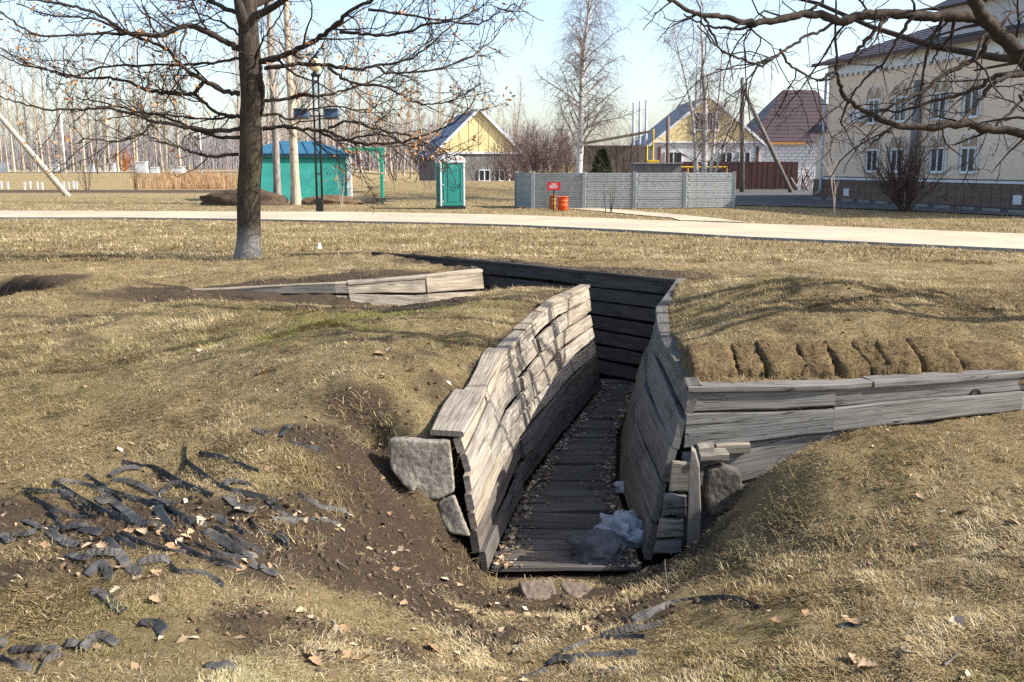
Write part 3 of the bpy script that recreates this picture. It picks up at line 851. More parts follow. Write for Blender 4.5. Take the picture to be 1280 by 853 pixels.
# ------------------------------------------------------------------ teal pavilion with blue roof, green frame beside it
M_TEALW = simple("teal_stucco", (.045, .29, .245), (.02, .19, .17), 1.1, .85, .2, .3, .01)
M_BLUER = simple("blue_sheet_roof", (.03, .12, .19), (.02, .09, .15), 3, .5, .4, .05)
M_GREENF = simple("green_frame_paint", (.03, .34, .22), (.02, .27, .17), 4, .6, .3, .05)
def pavilion():
    a = at_z(318, 252, 0); b = at_z(437, 250.5, 0)
    root = empty("pavilion", (a[0], a[1], 0)); tag(root, "teal kiosk with a blue metal roof behind the oak trunk", "pavilion")
    d = (b - a)[:2]; L = np.linalg.norm(d); ang = math.atan2(d[1], d[0]); root.rotation_euler = (0, 0, ang)
    D = 3.6; Hh = 2.45
    MB().box((L / 2, D / 2, Hh / 2), (L, D, Hh)).build("wall", M_TEALW, root)
    for x in (.06, L - .06): MB().box((x, -.02, Hh / 2), (.14, .06, Hh)).build("corner_trim", simple("pale_teal_trim", (.45, .62, .6), None, 4, .7, .3, 0), root)
    MB().box((L / 2, -.18, Hh + .05), (L + .7, .06, .26)).build("fascia", M_BLUER, root)
    rf = MB(); e = .35; zr = Hh + .85
    P = [(-e, -e, Hh + .12), (L + e, -e, Hh + .12), (L + e, D + e, Hh + .12), (-e, D + e, Hh + .12)]
    r0, r1 = (1.6, D / 2, zr), (L - 1.6, D / 2, zr)
    rf.poly([P[0], P[1], r1, r0]).poly([P[1], P[2], r1]).poly([P[2], P[3], r0, r1]).poly([P[3], P[0], r0]).poly(P[::-1])
    ro = rf.build("roof", M_BLUER, root)
    sm_ = MB()
    for k in range(1, 9):
        x = -e + (L + 2 * e) * k / 9; t = .9
        top = (min(max(x, 1.7), L - 1.7), -e + (D / 2 + e) * t, Hh + .16 + (zr - Hh - .12) * t)
        sm_.bar((x, -e, Hh + .15), top, .03, .04)
    sm_.build("seam", M_BLUER, ro)
    return root
pavilion()
def green_frame():
    p = at_z(478, 253.5, 0); root = empty("pergola_frame", (p[0], p[1], 0)); tag(root, "green metal frame of one post and a long beam beside the pavilion", "frame")
    MB().box((0, 0, 1.35), (.17, .17, 2.7)).build("post", M_GREENF, root, bevel=.01)
    MB().box((-.9, 0, 2.78), (2.2, .12, .16)).build("beam", M_GREENF, root, bevel=.01)
    MB().box((-1.65, .05, 1.35), (.12, .12, 2.7)).build("post", M_WHITE, root, bevel=.01)
    MB().bar((-.05, 0, 2.1), (-.6, 0, 2.7), .08, .08).build("brace", M_GREENF, root)
green_frame()
# ------------------------------------------------------------------ houses
M_YELLOW = simple("yellow_cladding", (.80, .64, .33), (.73, .58, .29), 1.5, .85, .2, .1)
M_SLATE = simple("blue_grey_roof_sheet", (.13, .17, .24), (.09, .12, .18), 1.2, .5, .4, .1)
M_GREYROOF = simple("grey_slate_roof", (.30, .31, .33), (.22, .225, .24), 1.0, .8, .3, .2)
M_BROWNROOF = simple("brown_tile_roof", (.062, .040, .043), (.045, .03, .033), 1.0, .5, .4, .15)
M_STONEW = simple("grey_rough_wall", (.23, .215, .20), (.14, .13, .125), 1.5, .9, .2, .5, .03)
M_PALEW = simple("pale_render", (.56, .56, .57), (.46, .46, .47), 1.0, .9, .2, .2)
M_FRAME = simple("white_window_frame", (.72, .73, .74), (.66, .67, .68), 4, .5, .4, 0)
M_CREAM = simple("cream_brick_render", (.85, .68, .52), (.79, .63, .48), .8, .9, .2, .1)
M_PLINTH = simple("brown_plinth_tiles", (.20, .135, .10), (.15, .10, .075), 1.2, .8, .3, .2)
M_BROWNM = simple("brown_sheet_metal", (.075, .03, .028), (.055, .022, .02), 2, .5, .4, .05)
M_RUST = simple("rusty_brown", (.16, .07, .045), (.09, .045, .03), 3, .8, .3, .3)
M_ZINC = simple("zinc_pipe", (.5, .52, .55), (.42, .44, .47), 3, .4, .5, .03)
M_OLDWOOD = simple("old_grey_pole_wood", (.20, .18, .155), (.12, .105, .09), 5, .9, .2, .4)
M_SHED = simple("shed_dark_brown", (.19, .15, .125), (.12, .095, .08), 2, .85, .2, .3)
def glass_mat():
    t = NT("window_glass"); b = t.bsdf(.06, .6)
    t.l(t.ramp(t.noise(t.obj(), 1.5, 3), [(.3, (.018, .024, .03)), (.7, (.06, .07, .08))]), b.inputs["Base Color"])
    return t.m
M_GLASS = glass_mat()

def window(parent, cx, cz, w, h, y, mullions=1, transom=0.0, sill=True, name="window", fm=None, depth=.10):
    """a framed window set in the plane y of its parent: frame > panes"""
    fm = fm or M_FRAME
    t = .075
    fr = MB()
    fr.box((cx - w / 2 + t / 2, y, cz), (t, depth, h)); fr.box((cx + w / 2 - t / 2, y, cz), (t, depth, h))
    fr.box((cx, y, cz + h / 2 - t / 2), (w - 2 * t, depth, t)); fr.box((cx, y, cz - h / 2 + t / 2), (w - 2 * t, depth, t))
    xs = [cx - w / 2 + t]
    for k in range(mullions):
        x = cx - w / 2 + w * (k + 1) / (mullions + 1); fr.box((x, y, cz), (t, depth * .9, h - 2 * t)); xs += [x - t / 2, x + t / 2]
    xs.append(cx + w / 2 - t)
    if transom: fr.box((cx, y - .004, cz + h / 2 - transom), (w - 2 * t, depth * .8, .05))
    o = fr.build(name, fm, parent)
    for k in range(0, len(xs), 2):
        MB().box(((xs[k] + xs[k + 1]) / 2, y + .02, cz), (xs[k + 1] - xs[k], .02, h - 2 * t)).build("pane", M_GLASS, o)
    if sill: MB().box((cx, y - .08, cz - h / 2 - .03), (w + .12, .2, .05)).build("sill", fm, o)
    return o
def roof_sheets(parent, a, b, c, d, mat, name, rows, thick=.06):
    """roof plane a-b eave, d-c ridge, made of lapped courses (each a part)"""
    a, b, c, d = map(Vector, (a, b, c, d)); n = (b - a).cross(d - a).normalized()
    for r in range(rows):
        t0, t1 = r / rows, min(1, (r + 1.06) / rows)
        p = [a.lerp(d, t0), b.lerp(c, t0), b.lerp(c, t1), a.lerp(d, t1)]
        lift = n * thick; mb = MB()
        q = [p[0] + lift, p[1] + lift, p[2] + lift * .35, p[3] + lift * .35]
        mb.poly(q).poly([p[3], p[2], p[1], p[0]]).poly([p[0], p[1], q[1], q[0]]).poly([p[1], p[2], q[2], q[1]]).poly([p[3], p[0], q[0], q[3]]).poly([p[2], p[3], q[3], q[2]])
        mb.build(name, mat, parent)
def gable_house(name, label, left, right, Y, apex_v, eave_v, base_v, back_u, depth, wall_lo, wall_hi, roof, split_v, rows=7):
    A = at_y(left, eave_v, Y); Bp = at_y(right, eave_v, Y); C = at_y((left + right) / 2, apex_v, Y)
    w = Bp[0] - A[0]; ze = A[2]; zr = C[2]; zs = at_y(left, split_v, Y)[2]
    ang = math.atan2((640 + FPX * 0 - 0), 1) * 0
    Cb = at_y(back_u, apex_v, Y + depth)                    # where the ridge ends behind
    sx = Cb[0] - C[0]
    rz = math.atan2(-sx, depth)
    root = empty(name, (C[0], Y, 0), rz); tag(root, label, "house")
    h = w / 2 / math.cos(rz) ; D = math.hypot(sx, depth)
    MB().box((0, D / 2, zs / 2), (2 * h, D, zs)).build("wall", wall_lo, root)
    g = MB(); i = 0
    prof = [(-h, zs), (h, zs), (h, ze), (0, zr), (-h, ze)]
    g.v = [(x, -.02, z) for x, z in prof] + [(x, D, z) for x, z in prof]; n = 5
    g.f = [tuple(range(5)), tuple(range(9, 4, -1))] + [(k, n + k, n + (k + 1) % n, (k + 1) % n) for k in range(n)]
    g.build("gable", wall_hi, root)
    e = .4; sl = (zr - ze) / h
    zl = ze - e * sl
    roof_sheets(root, (-h - e, -.22, zl), (-h - e, D + .3, zl), (0, D + .3, zr + .02), (0, -.22, zr + .02), roof, "roof_sheet", rows)
    roof_sheets(root, (h + e, D + .3, zl), (h + e, -.22, zl), (0, -.22, zr + .02), (0, D + .3, zr + .02), roof, "roof_sheet", rows)
    for s in (-1, 1):
        MB().bar((s * (h + e), -.24, zl + .02), (0, -.24, zr + .06), .05, .2, (0, 0, 1)).build("barge_board", M_FRAME, root)
    return root, h, D, ze, zr, zs
h1, hh, D, ze, zr, zs = gable_house("house", "small house with yellow gable and blue-grey roof behind the toilet", 545, 652, 78, 137, 191, 222, 572, 9, M_STONEW, M_YELLOW, M_SLATE, 191)
MB().box((0, -.06, ze - .02), (2 * hh + .2, .08, .16)).build("string_course", M_FRAME, h1)
for x in (-1.6, .4, 2.0):
    window(h1, x, 1.15, .9, .9, -.06)
for k in range(9): MB().bar((-hh * .9 + k * hh * .225, -.035, zs + .1), (-hh * .9 + k * hh * .225, -.035, zs + .1 + max(.15, (1 - abs(-hh * .9 + k * hh * .225) / hh) * (zr - ze) - .2)), .02, .02, (0, 1, 0)).build("board_joint", M_YELLOW, h1)
h2, hh, D, ze, zr, zs = gable_house("house", "yellow gabled house with pale ground floor and grey roof behind the brown fence", 818, 955, 86, 121, 178, 236, 852, 11, M_PALEW, M_YELLOW, M_GREYROOF, 178, 9)
for cx, w in ((-2.9, 1.5), (1.6, 1.1), (3.2, 1.0)): window(h2, cx, 2.35, w, 1.4, -.06, 1)
window(h2, -.75, zs + 1.75, 1.0, 1.5, -.08, 1); window(h2, .35, zs + 1.75, 1.1, 1.5, -.08, 1)
for x in (-4.1, 4.3): MB().box((x, -.07, 2.2), (.22, .08, 2.6)).build("pilaster", M_RUST, h2)
MB().box((0, -.08, zs), (2 * hh + .1, .1, .14)).build("string_course", M_FRAME, h2)
for k in range(3):
    MB().tube([(-hh - 1.2 + k * .55, 3.0, 0), (-hh - 1.2 + k * .55, 3.0, 7.3 + .1 * k)], .13, 10).build("chimney_pipe", M_ZINC, h2, sm=True)
MB().tube([(-hh - .6, -.6, 0), (-hh - .6, -.6, 3.6)], .06, 8).build("gas_pipe", simple("yellow_paint", (.75, .48, .02), (.62, .38, .015), 5, .6, .3, 0), h2, sm=True)
M_GAS = bpy.data.materials["yellow_paint"]

def brown_house():
    Y = 92; A = at_y(938, 176, Y); B = at_y(1062, 176, Y); zr = at_y(992, 114, Y)[2]
    w = B[0] - A[0]; root = empty("house", ((A[0] + B[0]) / 2, Y, 0)); tag(root, "brown tiled hip-roof house with white block walls, half behind the large building", "house")
    ze = A[2] - .1; D = 9
    mb = MB().box((0, D / 2, ze / 2), (w - .8, D, ze)).build("wall", M_PALEW, root)
    rg = random.Random(8); z = .05; k = 0
    base = []
    for j in range(3): base.append(MB().box((0, 0, 0), (.58, .06, .26)).build("block", M_PALEW, mb, bevel=.01) if j == 0 else None)
    b0 = base[0]; first = True
    while z < ze - .2:
        x = -w / 2 + .42 + (.3 if k % 2 else 0)
        while x < -w / 2 + 7.6:
            o = b0 if first else b0.copy()
            if not first: COL.objects.link(o)
            first = False
            o.location = (x + .29, -.03 - rg.uniform(0, .02), z + .13); x += .62
        z += .295; k += 1
    e = .5
    P = [(-w / 2 - e + .4, -e, ze), (w / 2 + e, -e, ze), (w / 2 + e, D + e, ze), (-w / 2 - e + .4, D + e, ze)]
    r0, r1 = (-w / 2 + 3.9, D / 2, zr + .4), (w / 2 - 2, D / 2, zr + .4)
    roof_sheets(root, P[0], P[1], r1, r0, M_BROWNROOF, "tile_course", 14, .05)
    MB().poly([P[3], P[0], r0]).poly([P[1], P[2], r1]).poly([P[2], P[3], r0, r1]).poly([P[0], P[3], P[2], P[1]]).build("hip", M_BROWNROOF, root)
    MB().box((-w / 2 + 2.6, -e - .03, ze - .14), (4.6, .06, .22)).build("fascia", simple("orange_wood_board", (.45, .22, .08), None, 4, .8, .2, .1), root)
brown_house()

def sheet_fence():
    a = at_z(846, 233.0, 0); b = at_z(1003, 233.0, 0); a[1] = b[1] = 78.0; a[0] = at_y(846, 233, 78)[0]; b[0] = at_y(996, 233, 78)[0]
    root = empty("sheet_metal_fence", (a[0], a[1], 0)); tag(root, "dark brown corrugated metal fence in front of the yellow house", "fence")
    L = b[0] - a[0]; n = 5
    for k in range(n):
        mb = MB(); x0 = L * k / n + .02; w = L / n - .04; m = 9
        for j in range(m):
            mb.box((x0 + w * (j + .5) / m, -.015 * (j % 2), 1.15), (w / m + .002, .02, 2.1))
        mb.build("sheet", M_BROWNM, root)
    for k in range(n + 1): MB().box((L * k / n, .05, 1.1), (.07, .07, 2.2)).build("post", M_BLACK, root)
sheet_fence()
def gas_rail():
    a = at_y(800, 233, 74); b = at_y(908, 233, 74)
    root = empty("gas_pipe_rail", (a[0], 74, 0)); tag(root, "thin yellow gas pipe running level above the concrete fence", "pipe")
    L = b[0] - a[0]; z = at_y(850, 209, 74)[2]
    MB().tube([(0, 0, z), (L, 0, z)], .05, 8).build("pipe", M_GAS, root)
    for x in (.02, L * .55, L - .02): MB().tube([(x, 0, -.1), (x, 0, z)], .04, 8).build("support", M_GAS, root)
    c = empty("gas_cabinet", tuple(at_y(816, 203, 76) * np.array([1, 1, 0]))); tag(c, "bright yellow gas cabinet between the shed and the yellow house", "cabinet")
    MB().box((0, 0, 1.2), (.9, .5, 2.2)).build("body", M_GAS, c, bevel=.02)
    MB().box((0, -.27, 1.2), (.7, .04, 1.7)).build("door", M_GAS, c, bevel=.01)
    MB().tube([(0, 0, 2.3), (0, 0, 4.6)], .06, 8).build("pipe", M_GAS, c)
gas_rail()
def sheds():
    Y = 80
    a = at_y(728, 182, Y); b = at_y(806, 182, Y)
    root = empty("shed", ((a[0] + b[0]) / 2, Y, 0)); tag(root, "long low dark brown shed left of the yellow gabled house", "shed")
    w = b[0] - a[0]; z = a[2]
    MB().box((0, 2, z / 2), (w, 4, z)).build("wall", M_SHED, root)
    for k in range(9): MB().box((-w / 2 + w * (k + .5) / 9, -.02, z / 2), (w / 9 - .06, .05, z - .1)).build("board", M_SHED, root)
    mb = MB(); zl, zh = z, at_y(800, 166, Y)[2]
    mb.v = [(-w / 2 - .3, -.5, zl), (w / 2 + .4, -.5, zh), (w / 2 + .4, 4.5, zh), (-w / 2 - .3, 4.5, zl), (-w / 2 - .3, -.5, zl + .18), (w / 2 + .4, -.5, zh + .18), (w / 2 + .4, 4.5, zh + .18), (-w / 2 - .3, 4.5, zl + .18)]
    mb.f = [(0, 3, 2, 1), (4, 5, 6, 7), (0, 1, 5, 4), (1, 2, 6, 5), (2, 3, 7, 6), (3, 0, 4, 7)]
    mb.build("roof", M_SHED, root)
    Y = 66
    a = at_y(793, 205, Y); b = at_y(852, 205, Y)
    g = empty("metal_shed", ((a[0] + b[0]) / 2, Y, 0)); tag(g, "low grey metal garage box behind the concrete fence", "shed")
    w = b[0] - a[0]; z = a[2]
    for k in range(5): MB().box((-w / 2 + w * (k + .5) / 5, 0, z / 2), (w / 5 - .03, .06, z)).build("panel", simple("grey_garage_sheet", (.22, .22, .235), None, 2, .7, .3, .1) if k == 0 else bpy.data.materials["grey_garage_sheet"], g)
    MB().box((0, 1.3, z / 2), (w - .1, 2.5, z - .02)).build("body", bpy.data.materials["grey_garage_sheet"], g)
    MB().box((0, 1.2, z + .05), (w + .2, 2.8, .08)).build("roof", M_GREYROOF, g)
sheds()
# stacked firewood / crates at the end of the brown fence
def scrap():
    c = at_y(1006, 232, 76); root = empty("timber_pile", (c[0], c[1], 0)); tag(root, "pile of broken timber leaning at the end of the brown fence", "timber pile")
    rg = random.Random(4)
    for k in range(16):
        x = rg.uniform(-.8, .8); z = rg.uniform(.1, .9)
        MB().bar((x, rg.uniform(-.3, .3), z * .2), (x + rg.uniform(-1, 1), rg.uniform(-.2, .4), z + rg.uniform(.4, 1.5)), .1, .05).build("plank", M_RUST if k % 3 else M_PALEW, root)
scrap()

# ------------------------------------------------------------------ large cream building on the right
def big_building():
    C1 = at_z(1029, 248.0, 0); C2 = at_y(1280, 262, 45.0)
    d = (C2 - C1)[:2]; L0 = np.linalg.norm(d); d /= L0
    n = np.array([d[1], -d[0]])                      # outward (towards the camera side)
    if n[0] > 0: n = -n
    # local frame: x along the facade from the far corner, y into the building
    ang = math.atan2(d[1], d[0])
    root = empty("building", (C1[0], C1[1], 0), ang); tag(root, "two-storey cream building with arched window surrounds and a purple-brown roof", "building")
    M = Matrix.Translation((C1[0], C1[1], 0)) @ Matrix.Rotation(ang, 4, 'Z'); Mi = M.inverted()
    def loc(u, v):                                    # sight line onto the facade plane, in the local frame
        r = Vector(ray(u, v)); e = Mi @ Vector(EYE); rr = Mi.to_3x3() @ r
        t = -e.y / rr.y; q = e + rr * t
        return q.x, q.z
    L = L0 + 9.0; D = 12.0; zp = loc(1100, 226)[1]; ze = 7.75
    sgn = 1.0 if (Mi @ Vector(EYE)).y < 0 else -1.0   # camera side is -y
    body = MB().box((L / 2, sgn * D / 2, ze / 2), (L, D, ze)).build("wall", M_CREAM, root)
    # brick courses of the render as shallow recessed lines: thin proud bands
    band = MB(); z = zp + .25
    while z < ze - .8:
        band.box((L / 2, -sgn * .002, z), (L - .02, .016, .218)); z += .235
    band.build("brick_course", M_CREAM, root)
    MB().box((L / 2, -sgn * .02, zp / 2), (L + .1, .10, zp)).build("plinth", M_PLINTH, root)
    pt = MB(); x = .3
    k = 0
    base = None
    while x < L - .3:
        for zz in (.22, .66, 1.1):
            if zz > zp: continue
            if base is None: base = MB().box((0, 0, 0), (.57, .03, .41)).build("plinth_tile", M_PLINTH, root, bevel=.006); o = base
            else: o = base.copy(); COL.objects.link(o)
            o.location = (x, -sgn * .078, zz)
        x += .6
    MB().box((L / 2, -sgn * .06, zp + .06), (L + .12, .16, .12)).build("plinth_ledge", M_FRAME, root)
    MB().box((L / 2, -sgn * .05, ze - .32), (L + .1, .12, .62)).build("frieze", M_FRAME, root)
    MB().box((L / 2, -sgn * .09, ze - .62), (L + .16, .1, .1)).build("cornice", M_FRAME, root)
    for k in range(int(L / .5)): MB().box((.25 + k * .5, -sgn * .12, ze - .75), (.2, .1, .16)).build("dentil", M_FRAME, root) if k < 50 else None
    # windows: (u0,u1,v0,v1) of the frames in the photograph
    M_SURR = simple('pale_surround', (.72, .68, .62), (.66, .62, .56), 4, .7, .3, 0)
    M_IN = simple("beige_reveal", (.50, .38, .26), None, 3, .9, .2, 0)
    wins = [(1087, 1102, 106, 136), (1120, 1137, 104, 126), (1168, 1186, 100, 127), (1207, 1227, 96, 126),
            (1084, 1099, 181, 206), (1115, 1130, 182, 205), (1163, 1183, 181, 208), (1201, 1222, 181, 208)]
    done = []
    for i, (u0, u1, v0, v1) in enumerate(wins):
        a = loc(u0, (v0 + v1) / 2); b = loc(u1, (v0 + v1) / 2); zt = loc((u0 + u1) / 2, v0)[1]; zb = loc((u0 + u1) / 2, v1)[1]
        row_top = i < 4
        zt = 5.65 if row_top else 2.95; zb = 4.15 if row_top else 1.55
        done.append(((a[0] + b[0]) / 2, (zt + zb) / 2, b[0] - a[0], zt - zb, row_top))
    # same pattern goes on outside the picture
    done.append((loc(1310, 110)[0], 4.9, 1.35, 1.5, True)); done.append((loc(1300, 195)[0], 2.25, 1.35, 1.4, False))
    for cx, cz, w, h, top in done:
        w = 1.0; h = h * .86; cz = cz - .05
        y = -sgn * .035
        o = window(root, cx, cz, w, h, y, 1, depth=.09)
        sw = w + .34; zt = cz + h / 2
        # white surround: jambs and two round arches above
        fr = MB()
        for s in (-1, 1): fr.box((cx + s * (sw / 2), -sgn * .06, cz + .15), (.09, .10, h + .3))
        nb = 2
        for q in range(nb):
            c = cx - sw / 4 + q * sw / 2; r = sw / 4
            fr.tube([(c + r * math.cos(a), -sgn * .06, zt + .18 + (r + .12) * math.sin(a)) for a in np.linspace(0, math.pi, 9)], .05, 6)
        fr.build("arch_surround", M_SURR, root)
        MB().box((cx, -sgn * .015, zt + .25), (w, .03, .42)).build("tympanum", M_IN, root)
    # downpipe, air conditioner
    MB().tube([(-.02, -sgn * .22, ze - .5), (-.02, -sgn * .22, .5), (-.2, -sgn * .4, .22)], .075, 10).build("downpipe", M_ZINC, root, sm=True)
    ax, az = loc(1077, 146); a2 = MB().box((ax, -sgn * .25, az), (.95, .42, .62)).build("air_conditioner", M_FRAME, root, bevel=.02)
    MB().tube([(ax - .1 + .22 * math.cos(a), -sgn * .47, az + .22 * math.sin(a)) for a in np.linspace(0, 6.283, 18)], .02, 6, False).build("fan_guard", M_BLACK, a2)
    # grey flue pipe up the wall between the windows
    fx = loc(1150, 160)[0]; MB().tube([(fx, -sgn * .3, 1.6), (fx, -sgn * .3, 6.2)], .20, 14).build("flue", simple("grey_flue", (.25, .25, .26), None, 3, .5, .5, .03), root, sm=True)
    for u in (1060, 1275):
        q = loc(u, 240)[0]; MB().box((q, -sgn * .10, .42), (.5, .05, .42)).build("basement_vent", M_FRAME, root)
    # roof: eaves board, main hip, raised attic with its own roof
    e = .75
    P = [(-e, -sgn * e, ze), (L + e, -sgn * e, ze), (L + e, sgn * (D + e), ze), (-e, sgn * (D + e), ze)]
    r0, r1 = (D / 2, sgn * D / 2, ze + 2.6), (L - D / 2, sgn * D / 2, ze + 2.6)
    if sgn > 0: roof_sheets(root, P[0], P[1], r1, r0, M_BROWNROOF, "tile_course", 12, .05)
    else: roof_sheets(root, P[1], P[0], r0, r1, M_BROWNROOF, "tile_course", 12, .05)
    MB().poly([P[0], r0, P[3]]).poly([P[1], P[2], r1]).poly([P[2], P[3], r0, r1]).poly(P).build("hip", M_BROWNROOF, root)
    MB().box((L / 2, -sgn * e, ze - .03), (L + 2 * e, .08, .18)).build("gutter", M_BROWNM, root)
    g0 = loc(1168, 45)[0]
    MB().box((g0 + 8, sgn * (.4 + 3), ze + 1.0), (16, 6, 1.7)).build("attic_wall", M_PALEW, root)
    zt = ze + 1.85
    Q = [(g0 - .5, -sgn * .25, zt), (g0 + 16.5, -sgn * .25, zt), (g0 + 16.5, sgn * 7, zt), (g0 - .5, sgn * 7, zt)]
    q0, q1 = (g0 + 3, sgn * 3.3, zt + 2.2), (g0 + 13, sgn * 3.3, zt + 2.2)
    MB().poly([Q[0], Q[1], q1, q0]).poly([Q[1], Q[2], q1]).poly([Q[2], Q[3], q0, q1]).poly([Q[3], Q[0], q0]).poly(Q[::-1]).build("attic_roof", M_BROWNROOF, root)
    # low annexe at the far end
    ax0 = Mi @ Vector(at_y(1009, 240, 64.5))
    MB().box((-1.3, sgn * 2.5, 2.0), (2.4, 3, 4.0)).build("annexe_wall", M_CREAM, root)
    MB().box((-1.3, sgn * 2.45, .55), (2.5, 3.1, 1.1)).build("annexe_plinth", M_PLINTH, root)
    MB().box((-1.5, sgn * 2.5, 4.15), (3.2, 3.8, .5), taper=.8).build("annexe_roof", M_BROWNM, root)
    return root
BUILD = big_building()
# kerb stones along the asphalt at the building's foot
def bld_kerb():
    a = Vector(at_z(1012, 249.5, 0)); b = Vector(at_z(1290, 269.5, 0))
    L = (b - a).length; ang = math.atan2(b.y - a.y, b.x - a.x); n = int(L / 1.6)
    base = None
    for k in range(n):
        p = a.lerp(b, (k + .5) / n)
        if base is None: base = MB().box((0, 0, 0), (1.0, .14, .2)).build("kerb_stone", M_KERB, rk, bevel=.01); o = base
        else: o = base.copy(); COL.objects.link(o)
        o.location = (p.x, p.y, .06); o.rotation_euler = (0, 0, ang)
bld_kerb()

# ------------------------------------------------------------------ utility poles
def utility_pole(u, v, top_v, su, sv, stu, stv, label, mat, r=.13, Y=None):
    p = at_z(u, v, 0) if Y is None else at_y(u, v, Y); Yd = p[1]
    root = empty("utility_pole", (p[0], Yd, 0)); tag(root, label, "utility pole")
    top = at_y(u, top_v, Yd)
    MB().tube([(0, 0, -.2), (top[0] - p[0], 0, top[2])], [r, r * .75], 10).build("post", mat, root, sm=True)
    if su is not None:
        b = at_y(su, sv, Yd - 1.2); t = at_y(stu, stv, Yd)
        MB().tube([(b[0] - p[0], -1.2, -.1), (t[0] - p[0], -.12, t[2])], [r, r * .8], 10).build("strut", mat, root, sm=True)
    return root
utility_pole(928, 232, 97, 991, 232, 927, 108, "old wooden utility pole with a leaning strut before the brown fence", M_OLDWOOD, .17, 72)
utility_pole(835, 206, 146, None, 0, 0, 0, "short dark pole in front of the grey roofed house", M_SHED, .18, 79)
M_CONCPOLE = simple("pale_concrete_pole", (.42, .39, .33), (.33, .305, .26), 3, .85, .2, .2)
lp = at_z(86, 245, 0)
root = empty("utility_pole", tuple(at_y(-36, 245, lp[1]) * np.array([1, 1, 0]))); tag(root, "pale concrete strut of a utility pole leaning in from the left edge", "utility pole")
o0 = Vector(root.location); tp = at_y(-34, 104, lp[1] + .2)
MB().tube([(lp[0] - o0.x, lp[1] - o0.y, -.1), (tp[0] - o0.x, 0, tp[2])], [.20, .15], 10).build("strut", M_CONCPOLE, root, sm=True)
MB().tube([(0, 0, 0), (0, 0, tp[2] + 1.5)], [.2, .14], 10).build("post", M_CONCPOLE, root, sm=True)
p = at_z(253, 232, 0); root = empty("metal_pole", (p[0], p[1], 0)); tag(root, "thin white metal pole left of the oak trunk", "pole")
MB().tube([(0, 0, 0), (0, 0, 9.5)], [.09, .06], 8).build("shaft", M_WHITE, root, sm=True)
MB().box((0, 0, .15), (.3, .3, .3)).build("footing", M_CONC, root)
p = at_y(81, 211, 108); root = empty("metal_pole", (p[0], p[1], 1.1)); tag(root, "thin pale pole among the poplars beside the far road", "pole")
MB().tube([(0, 0, 0), (0, 0, 6.5)], [.14, .1], 8).build("shaft", M_WHITE, root, sm=True)
MB().box((0, 0, .1), (.4, .4, .2)).build("footing", M_CONC, root)

# ------------------------------------------------------------------ small things far left: white blocks, tree stakes
def block(u, v, w, h, Y, label, g="white blocks along the far road"):
    p = at_y(u, v, Y); z = H1s(p[0], p[1]); o = MB().box((0, 0, h / 2), (w, w * .6, h), taper=.92).box((0, 0, h + .04), (w * 1.05, w * .65, .08)).build("white_block", M_WHITE, bevel=.03)
    o.location = (p[0], p[1], z); tag(o, label, "block", g)
block(177.5, 217, 1.2, 1.1, 107, "tallest white block by the far road, beneath the poplars")
block(194, 217, .8, .55, 106, "low white block right of the tallest one on the far road")
block(223, 216, 1.3, .6, 107, "wide white block on the far road nearest the reeds")
block(114, 212, .8, .8, 119, "white block behind the far road near the small dark sapling")
block(139, 209, 1.0, .9, 124, "white block behind the far road in the middle of the poplars")
block(70, 212, 1.0, .8, 119, "bluish white block between poplars, left of the thin pole")
block(5, 213, 1.1, 1.0, 117, "white block at the far left end of the far road")
for k, u in enumerate((2, 10, 31, 38, 47, 53, 73, 80, 86, 92, 96, 126)):
    v = 236 + (k % 3) * .8 if k < 11 else 229
    p = at_z(u, v, 0); o = MB().box((0, 0, .32), (.16, .05, .64)).box((0, 0, .05), (.05, .09, .3)).build("stake", M_WHITE); o.location = (p[0], p[1], H1s(p[0], p[1]) - .02)
    tag(o, "%s short white planting stake from the left beyond the ploughed strip" % ("first second third fourth fifth sixth seventh eighth ninth tenth eleventh last".split()[k]), "stake", "white stakes at the far left")
# ------------------------------------------------------------------ trees
def bark(name, c1, c2, scale=(6, 6, 1.2), bump=.6, extra=None):
    t = NT(name); b = t.bsdf(.92, .15)
    v = t.obj(); n = t.noise(t.mapping(v, scale), 3.0, 6, .7, .5); n2 = t.noise(v, 1.4, 3)
    col = t.ramp(n, [(.35, c2), (.62, c1)])
    if extra == 'birch':
        bands = t.noise(t.mapping(v, (2.5, 2.5, 9)), 1.0, 3, .6)
        col = t.mix(t.ramp(bands, [(.58, (0, 0, 0)), (.64, (1, 1, 1))]), col, (.03, .028, .025))
        zz = t.n("ShaderNodeSeparateXYZ"); t.l(v, zz.inputs[0])
        lowdark = t.ramp(t.math('ADD', t.math('MULTIPLY', zz.outputs[2], .3), t.math('MULTIPLY', t.math('SUBTRACT', n, .5), .8)), [(.18, (1, 1, 1)), (.42, (0, 0, 0))])
        col = t.mix(lowdark, col, (.05, .045, .04))
    if extra == 'limed':      # old lime wash on the foot of the trunk
        zz = t.n("ShaderNodeSeparateXYZ"); t.l(v, zz.inputs[0])
        f = t.ramp(t.math('ADD', zz.outputs[2], t.math('MULTIPLY', t.math('SUBTRACT', n, .5), .9)), [(.35, (.5, .5, .5)), (.75, (0, 0, 0))])
        col = t.mix(f, col, (.36, .35, .34))
        moss = t.ramp(n2, [(.5, (0, 0, 0)), (.7, (.55, .55, .55))])
        col = t.mix(moss, col, (.10, .095, .03))
    t.l(col, b.inputs["Base Color"])
    t.bump(n, b, bump, .03)
    return t.m
M_OAK = bark("oak_bark", (.075, .058, .044), (.022, .017, .014), extra='limed')
M_OAKT = simple("oak_twig_bark", (.06, .042, .034), (.03, .022, .019), 10, .9, .15, 0)
M_OAKL = simple("oak_limb_bark", (.070, .054, .042), (.026, .021, .018), 8, .9, .15, .5, .02)
